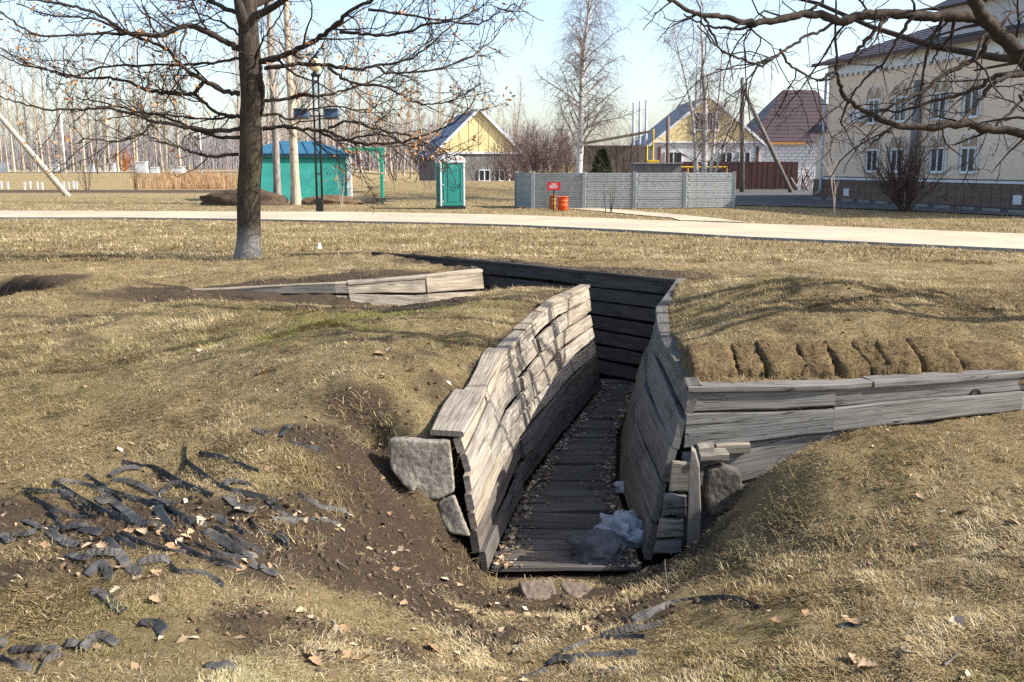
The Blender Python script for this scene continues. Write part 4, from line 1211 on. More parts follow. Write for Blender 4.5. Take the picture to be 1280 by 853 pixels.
M_BIRCH = bark("birch_bark", (.62, .585, .55), (.40, .37, .34), (3, 3, 5), .2, 'birch')
M_BIRCHT = simple("birch_twig_bark", (.20, .14, .125), (.12, .08, .075), 8, .9, .1, 0)
M_BIRCHL = simple("birch_branch_bark", (.48, .42, .38), (.22, .18, .165), 5, .9, .1, 0)
M_POPLAR = bark("poplar_bark", (.52, .44, .32), (.28, .23, .165), (3, 3, .8), .4)
M_POPLART = simple("poplar_twig_bark", (.46, .38, .31), (.32, .265, .21), 6, .9, .1, 0)
M_GREYT = bark("grey_poplar_trunk_bark", (.32, .285, .25), (.14, .12, .105), (4, 4, 1), .5)
M_SHRUBT = simple("shrub_twig_bark", (.15, .10, .092), (.085, .058, .054), 6, .9, .1, 0)
M_DRYLEAF = simple("dry_oak_leaf", (.50, .27, .12), (.34, .16, .065), 12, .8, .2, 0, rndv=.3)

class Tubes:
    """fast collector of tapering branch tubes"""
    def __init__(self): self.V = []; self.F = []; self.n = 0
    def add(self, P, r, k):
        P = np.asarray(P, float); m = len(P)
        r = np.asarray(r, float) if np.ndim(r) else np.full(m, r)
        D = np.gradient(P, axis=0); D /= np.linalg.norm(D, axis=1)[:, None] + 1e-9
        ref = np.array([0.31, 0.22, 0.93]) if abs(D[0][2]) < .85 else np.array([.93, .31, .2])
        S = np.cross(D, ref); S /= np.linalg.norm(S, axis=1)[:, None] + 1e-9
        T = np.cross(S, D)
        a = np.arange(k) * 2 * math.pi / k
        ring = P[:, None, :] + r[:, None, None] * (np.cos(a)[None, :, None] * S[:, None, :] + np.sin(a)[None, :, None] * T[:, None, :])
        self.V.append(ring.reshape(-1, 3))
        i = np.arange(m - 1)[:, None] * k; j = np.arange(k)[None, :]; j2 = (j + 1) % k
        self.F.append(np.stack([i + j, i + j2, i + k + j2, i + k + j], -1).reshape(-1, 4) + self.n)
        self.n += m * k
    def build(self, name, mat, parent, smooth_shade=True):
        if not self.V: return None
        org = np.array(parent.location) if parent else 0
        me = np_mesh(name, np.concatenate(self.V) - org, np.concatenate(self.F), smooth_shade)
        return link(name, me, mat, parent)
def spline(P, n):
    """catmull-rom resample, P (m, c)"""
    P = np.asarray(P, float); m = len(P)
    Q = np.vstack([2 * P[0] - P[1], P, 2 * P[-1] - P[-2]])
    out = []
    for t in np.linspace(0, m - 1 - 1e-6, n):
        i = int(t); f = t - i
        a, b, c, d = Q[i], Q[i + 1], Q[i + 2], Q[i + 3]
        out.append(.5 * ((2 * b) + (-a + c) * f + (2 * a - 5 * b + 4 * c - d) * f * f + (-a + 3 * b - 3 * c + d) * f ** 3))
    return np.array(out)
def unit(v): return v / (np.linalg.norm(v) + 1e-9)
def walk(rg, p, d, L, n, wig, up):
    P = [p]; d = unit(d)
    for k in range(n):
        d = unit(d + rg.normal(0, wig, 3) + np.array([0, 0, up]))
        P.append(P[-1] + d * (L / n))
    return np.array(P)
def sprout(rg, P, r0, r1, L, spec, tubes, lvl, budget=None):
    """children along the polyline P (radius r0->r1). spec[lvl]: dict(density, ang, len, wig, up, sides, seg, rr, t0)"""
    if lvl >= len(spec): return
    s = spec[lvl]
    m = len(P); n = max(s.get('min', 1), int(rg.poisson(L * s['density'])))
    for k in range(n):
        t = s.get('t0', .15) + (1 - s.get('t0', .15)) * ((k + rg.random()) / n)
        x = t * (m - 1); i = min(int(x), m - 2); f = x - i
        p = P[i] * (1 - f) + P[i + 1] * f; ax = unit(P[i + 1] - P[i])
        rnd = unit(rg.normal(0, 1, 3) * np.array(s.get('flat', (1, 1, 1)))); side = unit(rnd - ax * (rnd @ ax))
        a = math.radians(rg.uniform(*s['ang']))
        d = ax * math.cos(a) + side * math.sin(a)
        ln = rg.uniform(*s['len']) * (1 - .55 * t if s.get('taper', True) else 1)
        rp = r0 + (r1 - r0) * t
        rr = min(rp * s['rr'], s.get('rmax', 9)); rr = max(rr, s.get('rmin', .003))
        Q = walk(rg, p, d, ln, s['seg'], s['wig'], s['up'])
        re = max(rr * .35, s.get('rmin', .003) * .6)
        tubes[s['buf']].add(Q, np.linspace(rr, re, len(Q)), s['sides'])
        sprout(rg, Q, rr, re, ln, spec, tubes, lvl + 1)

# ---- the big oak
def oak():
    rg = np.random.default_rng(5)
    base = at_z(309.5, 319, 0.12); Y0 = base[1]
    base[2] = H1s(base[0], base[1]) - .05
    root = empty("oak_tree", tuple(base)); tag(root, "big bare oak with spreading low limbs and a limewashed trunk foot", "tree")
    T = Tubes(); lim = Tubes(); tw = Tubes()
    tp = [(309.5, 330, 0), (311, 300, 0), (311, 240, 0), (314, 190, 0), (313, 150, .03), (315, 120, .0), (312, 70, .05), (310, 20, .1), (309, -30, .15), (306, -110, .2), (310, -200, .3), (303, -290, .2), (306, -380, .2)]
    P = spline([at_y(u, v, Y0 + dy) for u, v, dy in tp], 46)
    h = np.linspace(0, 1, 46)
    rad = np.interp(h, [0, .05, .12, .3, .52, .62, .8, 1], [.33, .265, .235, .235, .225, .19, .11, .03]) * (1 + .035 * np.convolve(rg.normal(0, 1, 50), [.3, .5, .7, .5, .3], 'valid'))
    T.add(P, rad, 18)
    P2 = spline([at_y(u, v, Y0 + dy) for u, v, dy in [(309, 40, 0), (301, 10, 0), (296, -30, .3), (285, -120, .6), (278, -220, 1.0)]], 14)
    T.add(P2, np.linspace(.15, .05, 14), 12)
    spec = [dict(density=3.3, ang=(28, 62), len=(.7, 2.1), wig=.20, up=.02, sides=4, seg=6, rr=.55, rmax=.032, rmin=.010, t0=.12, buf='t'),
            dict(density=4.0, ang=(30, 70), len=(.25, .85), wig=.22, up=.03, sides=3, seg=4, rr=.6, rmax=.013, rmin=.007, t0=.1, buf='t'),
            dict(density=4.2, ang=(30, 70), len=(.1, .35), wig=.2, up=.03, sides=3, seg=2, rr=.7, rmax=.007, rmin=.005, t0=.2, taper=False, buf='t')]
    bufs = {'t': tw}
    limbs = [  # (u,v) traces; px radius at start/end; depth spread
        ([(300, 62), (285, 55), (262, 41), (240, 33), (226, 34), (205, 43), (190, 44), (165, 42), (150, 36), (130, 22), (105, 12), (80, 6), (40, 0), (0, -6)], 8, 2, -1.6),
        ([(190, 45), (165, 43), (125, 42), (95, 44), (50, 44), (30, 35), (10, 22), (-10, 8)], 4, 1.5, -2.2),
        ([(300, 73), (270, 78), (240, 81), (180, 81), (130, 84), (90, 96), (65, 90), (35, 82), (0, 60)], 4, 1.2, 1.8),
        ([(300, 117), (285, 115), (262, 105), (240, 92), (225, 80), (210, 62), (195, 55), (170, 46), (150, 40), (125, 26), (100, 22), (60, 18), (20, 5)], 6.5, 1.5, -.6),
        ([(255, 102), (240, 117), (215, 117), (190, 115), (160, 103), (140, 98), (105, 98), (80, 93), (45, 85), (20, 78), (-10, 62)], 5, 1.5, .8),
        ([(300, 146), (285, 144), (270, 141), (255, 128), (240, 117), (220, 119)], 5, 3, .3),
        ([(300, 145), (275, 148), (235, 148), (200, 142), (180, 140), (165, 125)], 3.5, 1.2, 1.4),
        ([(300, 161), (270, 164), (240, 160), (215, 155), (190, 152), (165, 142), (135, 136), (110, 136), (80, 138), (45, 134), (20, 128), (-5, 118)], 5.5, 1.4, -1.2),
        ([(300, 172), (275, 172), (245, 163), (220, 152), (195, 143), (170, 140), (150, 134), (125, 128), (95, 122)], 4.5, 1.3, 1.0),
        ([(298, 193), (275, 195), (255, 195), (240, 190), (225, 184), (205, 178), (190, 172), (170, 166)], 4.5, 1.5, -.8),
        ([(190, 155), (180, 165), (160, 175), (135, 176), (110, 174), (95, 180)], 3, 1.2, -1.6),
        ([(326, 77), (345, 73), (365, 66), (390, 52), (412, 38), (428, 22), (445, 10), (470, -4), (500, -20)], 8, 3, -1.2),
        ([(425, 40), (450, 42), (475, 45), (510, 40), (535, 30), (570, 28), (600, 30), (620, 18), (645, 4)], 4, 1.2, -1.8),
        ([(460, 12), (490, 16), (520, 20), (550, 26), (575, 22), (600, 10), (612, 0)], 3.5, 1.2, -.4),
        ([(330, 86), (355, 83), (385, 81), (410, 82), (430, 86), (455, 86), (480, 80), (510, 75), (530, 62), (555, 40), (575, 25), (600, 12)], 5.5, 1.2, .8),
        ([(410, 84), (425, 95), (440, 104), (475, 107), (500, 118), (520, 128), (540, 131), (565, 126), (585, 116), (600, 104)], 4, 1.0, -.5),
        ([(470, 82), (485, 92), (520, 90), (555, 84), (585, 72), (605, 60), (622, 42), (635, 20)], 3.5, 1.0, 1.4),
        ([(328, 145), (330, 120), (328, 100), (326, 82)], 4, 4, -.25),
        ([(330, 126), (355, 124), (380, 120), (410, 118), (440, 110), (460, 104), (480, 92), (500, 78), (520, 60), (545, 48)], 4.5, 1.0, 2.0),
        ([(328, 145), (345, 143), (365, 150), (385, 138), (420, 134), (455, 138), (480, 128), (510, 112)], 3.5, 1.0, 1.6),
        ([(328, 162), (345, 158), (370, 160), (395, 162), (415, 166), (440, 178), (470, 180), (500, 178), (520, 172), (545, 164), (570, 152), (590, 130), (597, 115)], 5.5, 1.0, -1.0),
        ([(410, 160), (440, 152), (470, 162), (505, 168), (530, 178), (540, 190), (550, 200), (558, 203)], 3.5, 1.0, .8),
        ([(395, 162), (410, 170), (425, 176), (455, 170), (480, 168), (510, 182), (525, 182), (560, 170)], 3.5, 1.0, -2.0),
        ([(318, 90), (320, 70), (332, 45), (350, 20), (360, -10)], 3, 1.2, -2.2), ([(312, 40), (325, 20), (340, -5), (370, -40)], 4, 1.5, 1.5),
        ([(300, 45), (282, 30), (262, 22), (240, 12), (225, -5)], 3, 1.2, 1.6), ([(303, 20), (270, 5), (240, -20), (190, -60), (120, -90)], 6, 1.5, 1.0)]
    for tr, r0, r1, dy in limbs:
        m = len(tr); n = m * 4
        w = np.linspace(0, 1, m) ** 1.2
        Q = spline([at_y(u, v, Y0 + dy * wi) for (u, v), wi in zip(tr, w)], n)
        Q[1:-1] += rg.normal(0, .012, (n - 2, 3))
        k = Y0 / FPX / 2 * 1.0
        rr = np.linspace(r0, r1, n) ** 1.0 * k
        lim.add(Q, rr * (1 + .08 * rg.normal(0, 1, n)), 8)
        L = np.linalg.norm(np.diff(Q, axis=0), axis=1).sum()
        sprout(rg, Q, rr[0] * .8, rr[-1], L, spec, bufs, 0)
    # the upper crown, above the picture
    for k in range(22):
        t = rg.uniform(.58, .98); i = int(t * 45); a = rg.uniform(0, 6.283)
        d = np.array([math.cos(a), math.sin(a), rg.uniform(.15, .7)])
        Q = walk(rg, P[i], d, rg.uniform(2.5, 5.0) * (1.5 - t), 9, .12, .03); r = rad[i] * .45
        lim.add(Q, np.linspace(r, .012, len(Q)), 6)
        sprout(rg, Q, r * .7, .012, 3.5, [dict(spec[0], density=1.2), dict(spec[1], density=1.6)], bufs, 0)
    T.build("trunk", M_OAK, root); lim.build("limbs", M_OAKL, root)
    o = tw.build("twigs", M_OAKT, root, False); o["kind"] = "stuff"
    # dry leaves still hanging on
    tv = np.concatenate(tw.V); mb = MB()
    for k in range(1200):
        c = tv[rg.integers(len(tv))] + rg.normal(0, .03, 3); c = c + (tv[rg.integers(len(tv))] - c) * 0
        if k % 5: c = last + rg.normal(0, .10, 3) if k > 2 else c
        last = c
        n = unit(rg.normal(0, 1, 3)); s = unit(np.cross(n, rg.normal(0, 1, 3))); q = np.cross(n, s); L = rg.uniform(.07, .13)
        mb.poly([c - s * L * .5, c - q * L * .25 + n * .01, c + s * L * .5 - n * .01, c + q * L * .25 + n * .012])
    for i, v in enumerate(mb.v): mb.v[i] = tuple(np.array(v) - base)
    tag(mb.build("dry_leaves", M_DRYLEAF, root), kind="stuff")
oak()

# ---- the tree just outside the right edge whose limbs hang into the picture
def right_tree():
    rg = np.random.default_rng(9)
    Y0 = 9.6; X0 = 7.9
    root = empty("overhanging_tree", (X0, Y0, H1s(X0, Y0) - .05)); tag(root, "bare dark tree whose limbs hang in from the upper right", "tree")
    T = Tubes(); lim = Tubes(); tw = Tubes(); bufs = {'t': tw}
    P = spline([(X0, Y0, .1), (X0 - .05, Y0, 1.2), (X0 - .1, Y0, 2.4), (X0 + .1, Y0 + .1, 4.5), (X0, Y0 + .2, 7), (X0 + .2, Y0, 10)], 24)
    T.add(P, np.interp(np.linspace(0, 1, 24), [0, .08, .3, .6, 1], [.42, .32, .28, .17, .03]), 16)
    spec = [dict(density=3.2, ang=(30, 65), len=(.5, 1.3), wig=.22, up=-.05, sides=4, seg=6, rr=.5, rmax=.017, rmin=.006, t0=.1, buf='t'),
            dict(density=4.2, ang=(30, 70), len=(.2, .55), wig=.24, up=-.05, sides=3, seg=4, rr=.6, rmax=.007, rmin=.0036, t0=.1, buf='t'),
            dict(density=4.0, ang=(30, 70), len=(.08, .22), wig=.2, up=.0, sides=3, seg=2, rr=.7, rmax=.004, rmin=.0026, t0=.2, taper=False, buf='t')]
    tr = [([(1790, 400), (1600, 345), (1500, 300), (1400, 235), (1330, 140), (1295, 92), (1268, 60), (1245, 38), (1228, 20), (1212, -10), (1190, -50), (1150, -90)], 34, 12, 0.0, -.6),
          ([(1262, 52), (1240, 30), (1222, 22), (1195, 20), (1165, 21), (1130, 17), (1100, 18), (1075, 20), (1050, 26), (1030, 21), (1000, 19), (975, 24), (950, 28), (925, 27), (900, 21), (875, 18), (858, 12), (838, 0), (822, -14)], 20, 4, 0.0, -.9),
          ([(1790, 430), (1600, 330), (1500, 270), (1400, 218), (1330, 180), (1280, 167), (1240, 162), (1215, 155), (1190, 156), (1150, 160), (1120, 156), (1105, 152), (1080, 137), (1062, 128), (1052, 115), (1047, 95), (1046, 70), (1045, 0)], 19, 3, .3, -.4),
          ([(1236, 48), (1226, 68), (1205, 80), (1180, 95), (1155, 113), (1135, 122), (1112, 134), (1098, 140), (1075, 158)], 9, 3, 0.1, -.3),
          ([(1290, 88), (1262, 92), (1240, 98), (1222, 110), (1195, 120), (1160, 128), (1125, 140), (1100, 138)], 10, 3, .2, .3),
          ([(1290, 90), (1258, 96), (1240, 105), (1228, 122), (1210, 142), (1200, 152)], 9, 4, 0, -.5),
          ([(1285, 108), (1275, 125), (1262, 142), (1245, 158)], 7, 4, .3, .1),
          ([(1109, 20), (1098, 36), (1085, 48), (1072, 66), (1062, 78), (1045, 88), (1030, 98), (1020, 101)], 7, 2.5, -.3, -.6),
          ([(1142, 20), (1125, 45), (1112, 68), (1100, 82), (1085, 95), (1070, 112), (1060, 130)], 6, 2.5, -.3, -.2),
          ([(1178, 22), (1160, 60), (1155, 90), (1150, 115), (1140, 145)], 5, 2, -.3, .4),
          ([(1192, 22), (1188, 45), (1172, 65), (1165, 80)], 6, 2, -.2, .3),
          ([(1048, 23), (1030, 38), (1008, 46), (990, 58), (975, 66), (955, 82), (935, 77), (912, 68), (898, 60), (885, 45), (872, 32)], 5, 2, -.4, -1.0),
          ([(975, 62), (985, 80), (1005, 92), (1022, 100), (1040, 98), (1052, 82)], 4, 2, -.6, -.3),
          ([(960, 76), (945, 85), (930, 108), (905, 126)], 4, 1.6, -.6, -.9),
          ([(955, 26), (935, 34), (905, 36), (888, 33), (870, 28), (855, 18)], 5, 2, -.5, -.8), ([(1000, 20), (1020, 8), (1035, -8)], 6, 3, -.4, -.3),
          ([(880, 22), (890, 40), (900, 62), (918, 72)], 4, 2, -.6, -.6), ([(930, 28), (950, 50), (940, 75)], 3, 1.5, -.6, -.6),
          ([(1120, 158), (1100, 170), (1085, 185), (1070, 195)], 5, 2, 0, -.4), ([(1060, 128), (1052, 150), (1060, 170)], 4, 1.5, 0, .2), ([(1240, 162), (1215, 172), (1190, 182)], 5, 1.5, .2, .3)]
    for pts, r0, r1, da, db in tr:
        m = len(pts); n = m * 4
        Q = spline([at_y(u, v, Y0 - 1.0 + da + (db - da) * w) for (u, v), w in zip(pts, np.linspace(0, 1, m))], n)
        Q[1:-1] += rg.normal(0, .006, (n - 2, 3))
        rr = np.linspace(r0, r1, n) * (Y0 - 1) / FPX / 2 * .80
        lim.add(Q, rr * (1 + .06 * rg.normal(0, 1, n)), 8)
        vis = Q
        L = np.linalg.norm(np.diff(vis, axis=0), axis=1).sum()
        sprout(rg, Q, min(rr[0] * .6, .03), rr[-1], min(L, 5), spec, bufs, 0)
    # crown above the frame (its shadows fall across the trench)
    for k in range(26):
        t = rg.uniform(.42, .98); i = int(t * 23); a = rg.uniform(0, 6.283)
        d = np.array([math.cos(a), math.sin(a), rg.uniform(.1, .6)])
        if k < 10: d = np.array([-1, rg.uniform(-.6, .6), rg.uniform(.05, .5)])
        Q = walk(rg, P[i], d, rg.uniform(2.5, 5.5) * (1.4 - .6 * t), 9, .14, .02); r = .09 * (1.2 - t)
        lim.add(Q, np.linspace(r, .012, len(Q)), 6)
        sprout(rg, Q, r * .6, .012, 3.5, [dict(spec[0], density=1.6), dict(spec[1], density=2.0)], bufs, 0)
    T.build("trunk", M_OAK, root); lim.build("limbs", M_OAKL, root); tw.build("twigs", M_OAKT, root, False)["kind"] = "stuff"
right_tree()

# ---- birches
def birch(name, u, v, Y, stems, label, seed, H):
    rg = np.random.default_rng(seed)
    p = at_y(u, v, Y); p[2] = H1s(p[0], p[1]) - .05
    root = empty(name, tuple(p)); tag(root, label, "tree")
    br = Tubes(); tw = Tubes(); bufs = {'b': br, 't': tw}
    for k, (lean, az, hh, r) in enumerate(stems):
        n = 18; P = [p + np.array([.12 * math.cos(az), .12 * math.sin(az), 0]) * (k > 0)]
        d = np.array([math.cos(az) * lean, math.sin(az) * lean, 1.0])
        for i in range(n):
            d = unit(d + rg.normal(0, .035, 3) + np.array([0, 0, .035])); P.append(P[-1] + d * hh / n)
        P = np.array(P); rad = np.linspace(r, .025, n + 1); rad[0] *= 1.3
        T = Tubes(); T.add(P, rad, 10); T.build("trunk" if k == 0 else "stem", M_BIRCH, root)
        spec = [dict(density=5.5, min=10, ang=(30, 62), len=(1.8, 4.6), wig=.10, up=.005, sides=4, seg=8, rr=.32, rmax=.045, rmin=.012, t0=.2, buf='b'),
                dict(density=5.0, ang=(30, 70), len=(.6, 1.5), wig=.12, up=-.10, sides=3, seg=5, rr=.6, rmax=.014, rmin=.008, t0=.15, buf='t'),
                dict(density=3.8, ang=(20, 60), len=(.5, 1.5), wig=.08, up=-.30, sides=3, seg=4, rr=.7, rmax=.007, rmin=.005, t0=.1, taper=False, buf='t')]
        sprout(rg, P, r, .025, hh * (1.0 if len(stems) == 1 else .38), spec, bufs, 0)
    br.build("branches", M_BIRCHL, root); tw.build("twigs", M_BIRCHT, root, False)["kind"] = "stuff"
birch("birch_tree", 722, 219, 55, [(.0, 0, 13.0, .22)], "tall white-trunked birch with drooping twigs behind the concrete fence", 21, 13)
birch("birch_tree", 880, 219, 57, [(.03, 0.5, 11.5, .22), (.28, 2.8, 8.5, .12), (.22, .4, 9.0, .13), (.16, 3.4, 9.5, .12), (.33, 0.1, 6.5, .09)], "many-stemmed white birch in front of the yellow gabled house", 23, 12)

def tall_tree(name, rg, H, r, lean=(0, 0), ang=(22, 45), dens=3.2, blen=(1.6, 3.4), t0=.3, tdens=2.2, rmin=.014, mats=None, sub=True):
    """tall pole-like tree built at the origin; returns its root"""
    root = empty(name)
    n = 16; P = [np.zeros(3)]; d = np.array([lean[0], lean[1], 1.0])
    for i in range(n):
        d = unit(d + rg.normal(0, .022, 3) + np.array([0, 0, .02])); P.append(P[-1] + d * H / n)
    P = np.array(P); rad = np.linspace(r, .03, n + 1); rad[0] *= 1.25
    T = Tubes(); T.add(P, rad, 8); br = Tubes()
    spec = [dict(density=dens, ang=ang, len=blen, wig=.07, up=.05, sides=3, seg=5, rr=.36, rmax=.07, rmin=rmin * 1.4, t0=t0, buf='b')]
    spec.append(dict(density=tdens, ang=(25, 55), len=(.5, 1.3), wig=.1, up=.04, sides=3, seg=3, rr=.6, rmax=.03, rmin=rmin, t0=.15, buf='b'))
    if sub: spec.append(dict(density=2.0, ang=(25, 55), len=(.3, .8), wig=.1, up=.03, sides=3, seg=2, rr=.7, rmax=.02, rmin=rmin * .8, t0=.2, buf='b'))
    sprout(rg, P, r, .03, H, spec, {'b': br}, 0)
    mt, mb_ = mats or (M_POPLAR, M_POPLART)
    T.build("trunk", mt, root); o = br.build("crown", mb_, root, False); o["kind"] = "stuff"
    return root
ORD = ["first", "second", "third", "fourth", "fifth", "sixth", "seventh", "eighth", "ninth", "tenth", "eleventh", "twelfth", "thirteenth", "fourteenth", "fifteenth", "sixteenth", "seventeenth", "eighteenth", "nineteenth", "twentieth", "twenty-first", "twenty-second", "twenty-third", "twenty-fourth", "twenty-fifth", "twenty-sixth"]
def poplars():
    rg = np.random.default_rng(31); protos = []
    for k in range(5): protos.append(tall_tree("poplar_tree", np.random.default_rng(40 + k), 19 + 2 * (k % 3), .17 + .02 * k, dens=3.6 if k % 2 else 3.0, t0=.25, blen=(1.8, 4.0), tdens=2.6, rmin=.012))
    used = [False] * 5
    us = [3, 10, 18, 29.5, 39, 48, 54, 63, 77, 92, 95, 106, 117, 123, 131, 138, 148, 152, 169, 171.5, 184, 196, 203, 209, 226, 236, 262, 283]
    us = us[:26]
    for i, u in enumerate(us):
        Y = 114 + rg.uniform(0, 3) if i % 3 else 121 + rg.uniform(0, 8)
        k = i % 5; p = at_y(u, 214, Y)
        o = protos[k] if not used[k] else copy_tree(protos[k]); used[k] = True
        s = rg.uniform(.6, .82)
        o.location = (p[0], Y, H1s(p[0], Y) - .1); o.rotation_euler = (0, 0, rg.uniform(0, 6.28)); o.scale = (s * (.75 if i % 4 == 1 else 1), s * (.75 if i % 4 == 1 else 1), s)
        tag(o, "%s pale bare poplar from the left edge along the far road" % ORD[i], "tree", "poplars along the far road")
    # grey wood behind the pavilion and the small house
    protos = [tall_tree("bare_tree", np.random.default_rng(60 + k), 13 + k, .17, dens=3.6, t0=.15, blen=(1.4, 3.0), mats=(M_POPLART, M_POPLART), tdens=2.6) for k in range(4)]
    used = [False] * 4; cnt = {}
    for i in range(40):
        u = 300 + i * 9.0 + rg.uniform(-3, 3); Y = rg.uniform(104, 135); k = i % 4; p = at_y(u, 214, Y)
        hgt = np.interp(u, [300, 420, 520, 560, 640, 670], [1.05, .95, .78, .72, .62, .55])
        o = protos[k] if not used[k] else copy_tree(protos[k]); used[k] = True
        o.location = (p[0], Y, H1s(p[0], Y) - .1); o.rotation_euler = (0, 0, rg.uniform(0, 6.28)); s = hgt * rg.uniform(.85, 1.15); o.scale = (s, s, s)
        where = "behind the pavilion" if u < 440 else ("right of the pavilion" if u < 545 else "behind the small house")
        cnt[where] = cnt.get(where, -1) + 1
        tag(o, "%s thin bare tree from the left in the wood " % ORD[cnt[where]] + where, "tree", "bare trees of the wood " + where)
poplars()
def two_poplars():
    for k, (u, Y, lean, lab) in enumerate(((347, 51.5, (.015, 0), "left one of two pale slender trunks in front of the teal kiosk"), (370, 50.5, (-.012, 0), "right one of two pale slender trunks, beside the lamp post"))):
        rg = np.random.default_rng(70 + k)
        o = tall_tree("aspen_tree", rg, 17, .20 + .04 * k, lean, dens=2.2, t0=.16, blen=(1.0, 2.6), rmin=.008, mats=(M_GREYT if k == 0 else M_POPLAR, M_POPLART))
        p = at_y(u, 252, Y); o.location = (p[0], Y, 0); tag(o, lab, "tree", "aspens by the kiosk")
two_poplars()
def far_wood():
    rg = np.random.default_rng(77); T = Tubes()
    for i in range(1500):
        u = rg.uniform(-60, 700); Y = rg.uniform(165, 215); p = at_y(u, 210, Y)
        h = rg.uniform(5, 11) * np.interp(u, [-60, 250, 420, 700], [.75, .85, 1.05, .8])
        x, z0 = p[0], 1.0
        P = walk(rg, np.array([x, Y, z0]), np.array([rg.normal(0, .06), 0, 1.0]), h, 4, .05, .02); T.add(P, np.linspace(.10, .03, 5), 3)
        for k in range(9):
            t = rg.uniform(.2, .95); q = P[0] + (P[-1] - P[0]) * t; a = rg.uniform(0, 6.28)
            B = walk(rg, q, np.array([math.cos(a) * .7, math.sin(a) * .3, .9]), rg.uniform(.8, 2.6) * (1.2 - t), 3, .12, .05); T.add(B, np.linspace(.035, .02, 4), 3)
    o = T.build("far_wood", simple("far_twigs", (.30, .265, .27), (.22, .195, .205), 1, .9, .1, 0), None, False)
    tag(o, "grey-violet mass of bare far woodland on the horizon", "woodland", kind="stuff")
far_wood()

# ---- shrubs, bush, saplings
def shrub(name, u, v, Y, H, W, n, label, seed, mat=None, group=None, r=.03, dens=2.4, rmin=.009, up=.06, cat="shrub"):
    rg = np.random.default_rng(seed); p = at_y(u, v, Y); p[2] = H1s(p[0], p[1]) - .03
    root = empty(name, tuple(p)); tag(root, label, cat, group)
    st = Tubes(); tw = Tubes()
    spec = [dict(density=dens, ang=(18, 50), len=(.35 * H, .55 * H), wig=.1, up=up, sides=3, seg=5, rr=.55, rmax=.02, rmin=rmin, t0=.15, buf='t'),
            dict(density=dens * 1.3, ang=(20, 55), len=(.12 * H, .28 * H), wig=.12, up=up, sides=3, seg=3, rr=.7, rmax=.012, rmin=rmin * .8, t0=.15, buf='t')]
    for k in range(n):
        a = rg.uniform(0, 6.283); sp = rg.uniform(.05, 1) * W / H
        Q = walk(rg, p + np.array([math.cos(a), math.sin(a), 0]) * .12, np.array([math.cos(a) * sp, math.sin(a) * sp, 1.0]), H * rg.uniform(.7, 1.05), 8, .07, .02)
        st.add(Q, np.linspace(r, r * .25, len(Q)), 5); sprout(rg, Q, r, r * .25, H, spec, {'t': tw}, 0)
    st.build("stems", mat or M_SHRUBT, root); o = tw.build("twigs", mat or M_SHRUBT, root, False); o["kind"] = "stuff"
    return root
M_BUSH = simple('brown_bush_bark', (.10, .07, .055), (.055, .04, .032), 6, .9, .1, 0)
shrub("bush", 1132, 264, 43.0, 3.1, 3.2, 26, "wide bare brown bush in front of the large cream building", 81, M_BUSH, None, .045, 2.8, .008)
for k, (u, H, W, Y) in enumerate(((648, 3.6, 2.0, 68), (662, 4.4, 2.2, 72), (677, 4.9, 2.3, 70), (692, 4.9, 2.4, 73), (708, 4.0, 2.0, 69), (635, 2.6, 1.6, 66))):
    shrub("shrub", u, 226, Y, H, W, 9, ["tall purplish bare shrub behind the left end of the concrete fence", "purplish shrub, second of the clump behind the fence", "purplish shrub in the middle of the clump behind the fence",
          "broad purplish shrub next to the white birch trunk", "purplish shrub directly left of the white birch", "low twiggy shrub between the small house and the concrete fence"][k], 90 + k, None, "purplish shrubs behind the fence", .035, 2.8, .012)
for k, (u, v, Y, H, lab) in enumerate(((545, 214, 70, 2.6, "small bare shrub left of the toilet on the grass bank"), (601, 214, 70, 2.8, "thin bare shrub right of the toilet in front of the small house"), (618, 216, 69, 3.2, "thin bare shrub before the right corner of the small house"), (492, 222, 64, 2.4, "bare shrub on the bank right of the green frame"))):
    shrub("shrub", u, v, Y, H, 1.3, 5, lab, 100 + k, M_OAKT, "bare shrubs on the grass bank", .028, 1.8, .01)
shrub("shrub", 778, 212, 72, 4.5, 2.2, 6, "thin bare tree-like shrub right of the dark green conifer", 111, M_OAKT, None, .04, 2.2, .012)
for k, (u, v, Y, H, W, n, lab) in enumerate(((761, 267, 42, 1.5, .5, 4, "tiny bare sapling standing in front of the concrete fence"), (1046, 269, 39, 3.0, .5, 2, "thin bare sapling on the grass left of the brown bush"), (427, 252, 49, 2.3, .5, 3, "thin pale sapling beside the lamp post and kiosk"), (109, 237, 80, 2.6, 1.0, 6, "small twiggy young tree with a white trunk beyond the ploughed strip"), (170, 237, 80, 2.2, 1.1, 7, "small dark twiggy sapling right of the white-trunked young tree"))):
    shrub("sapling", u, v, Y, H, W, n, lab, 120 + k, M_POPLART if k in (1, 2) else M_OAKT, None, .02, 1.6, .006, cat="sapling")
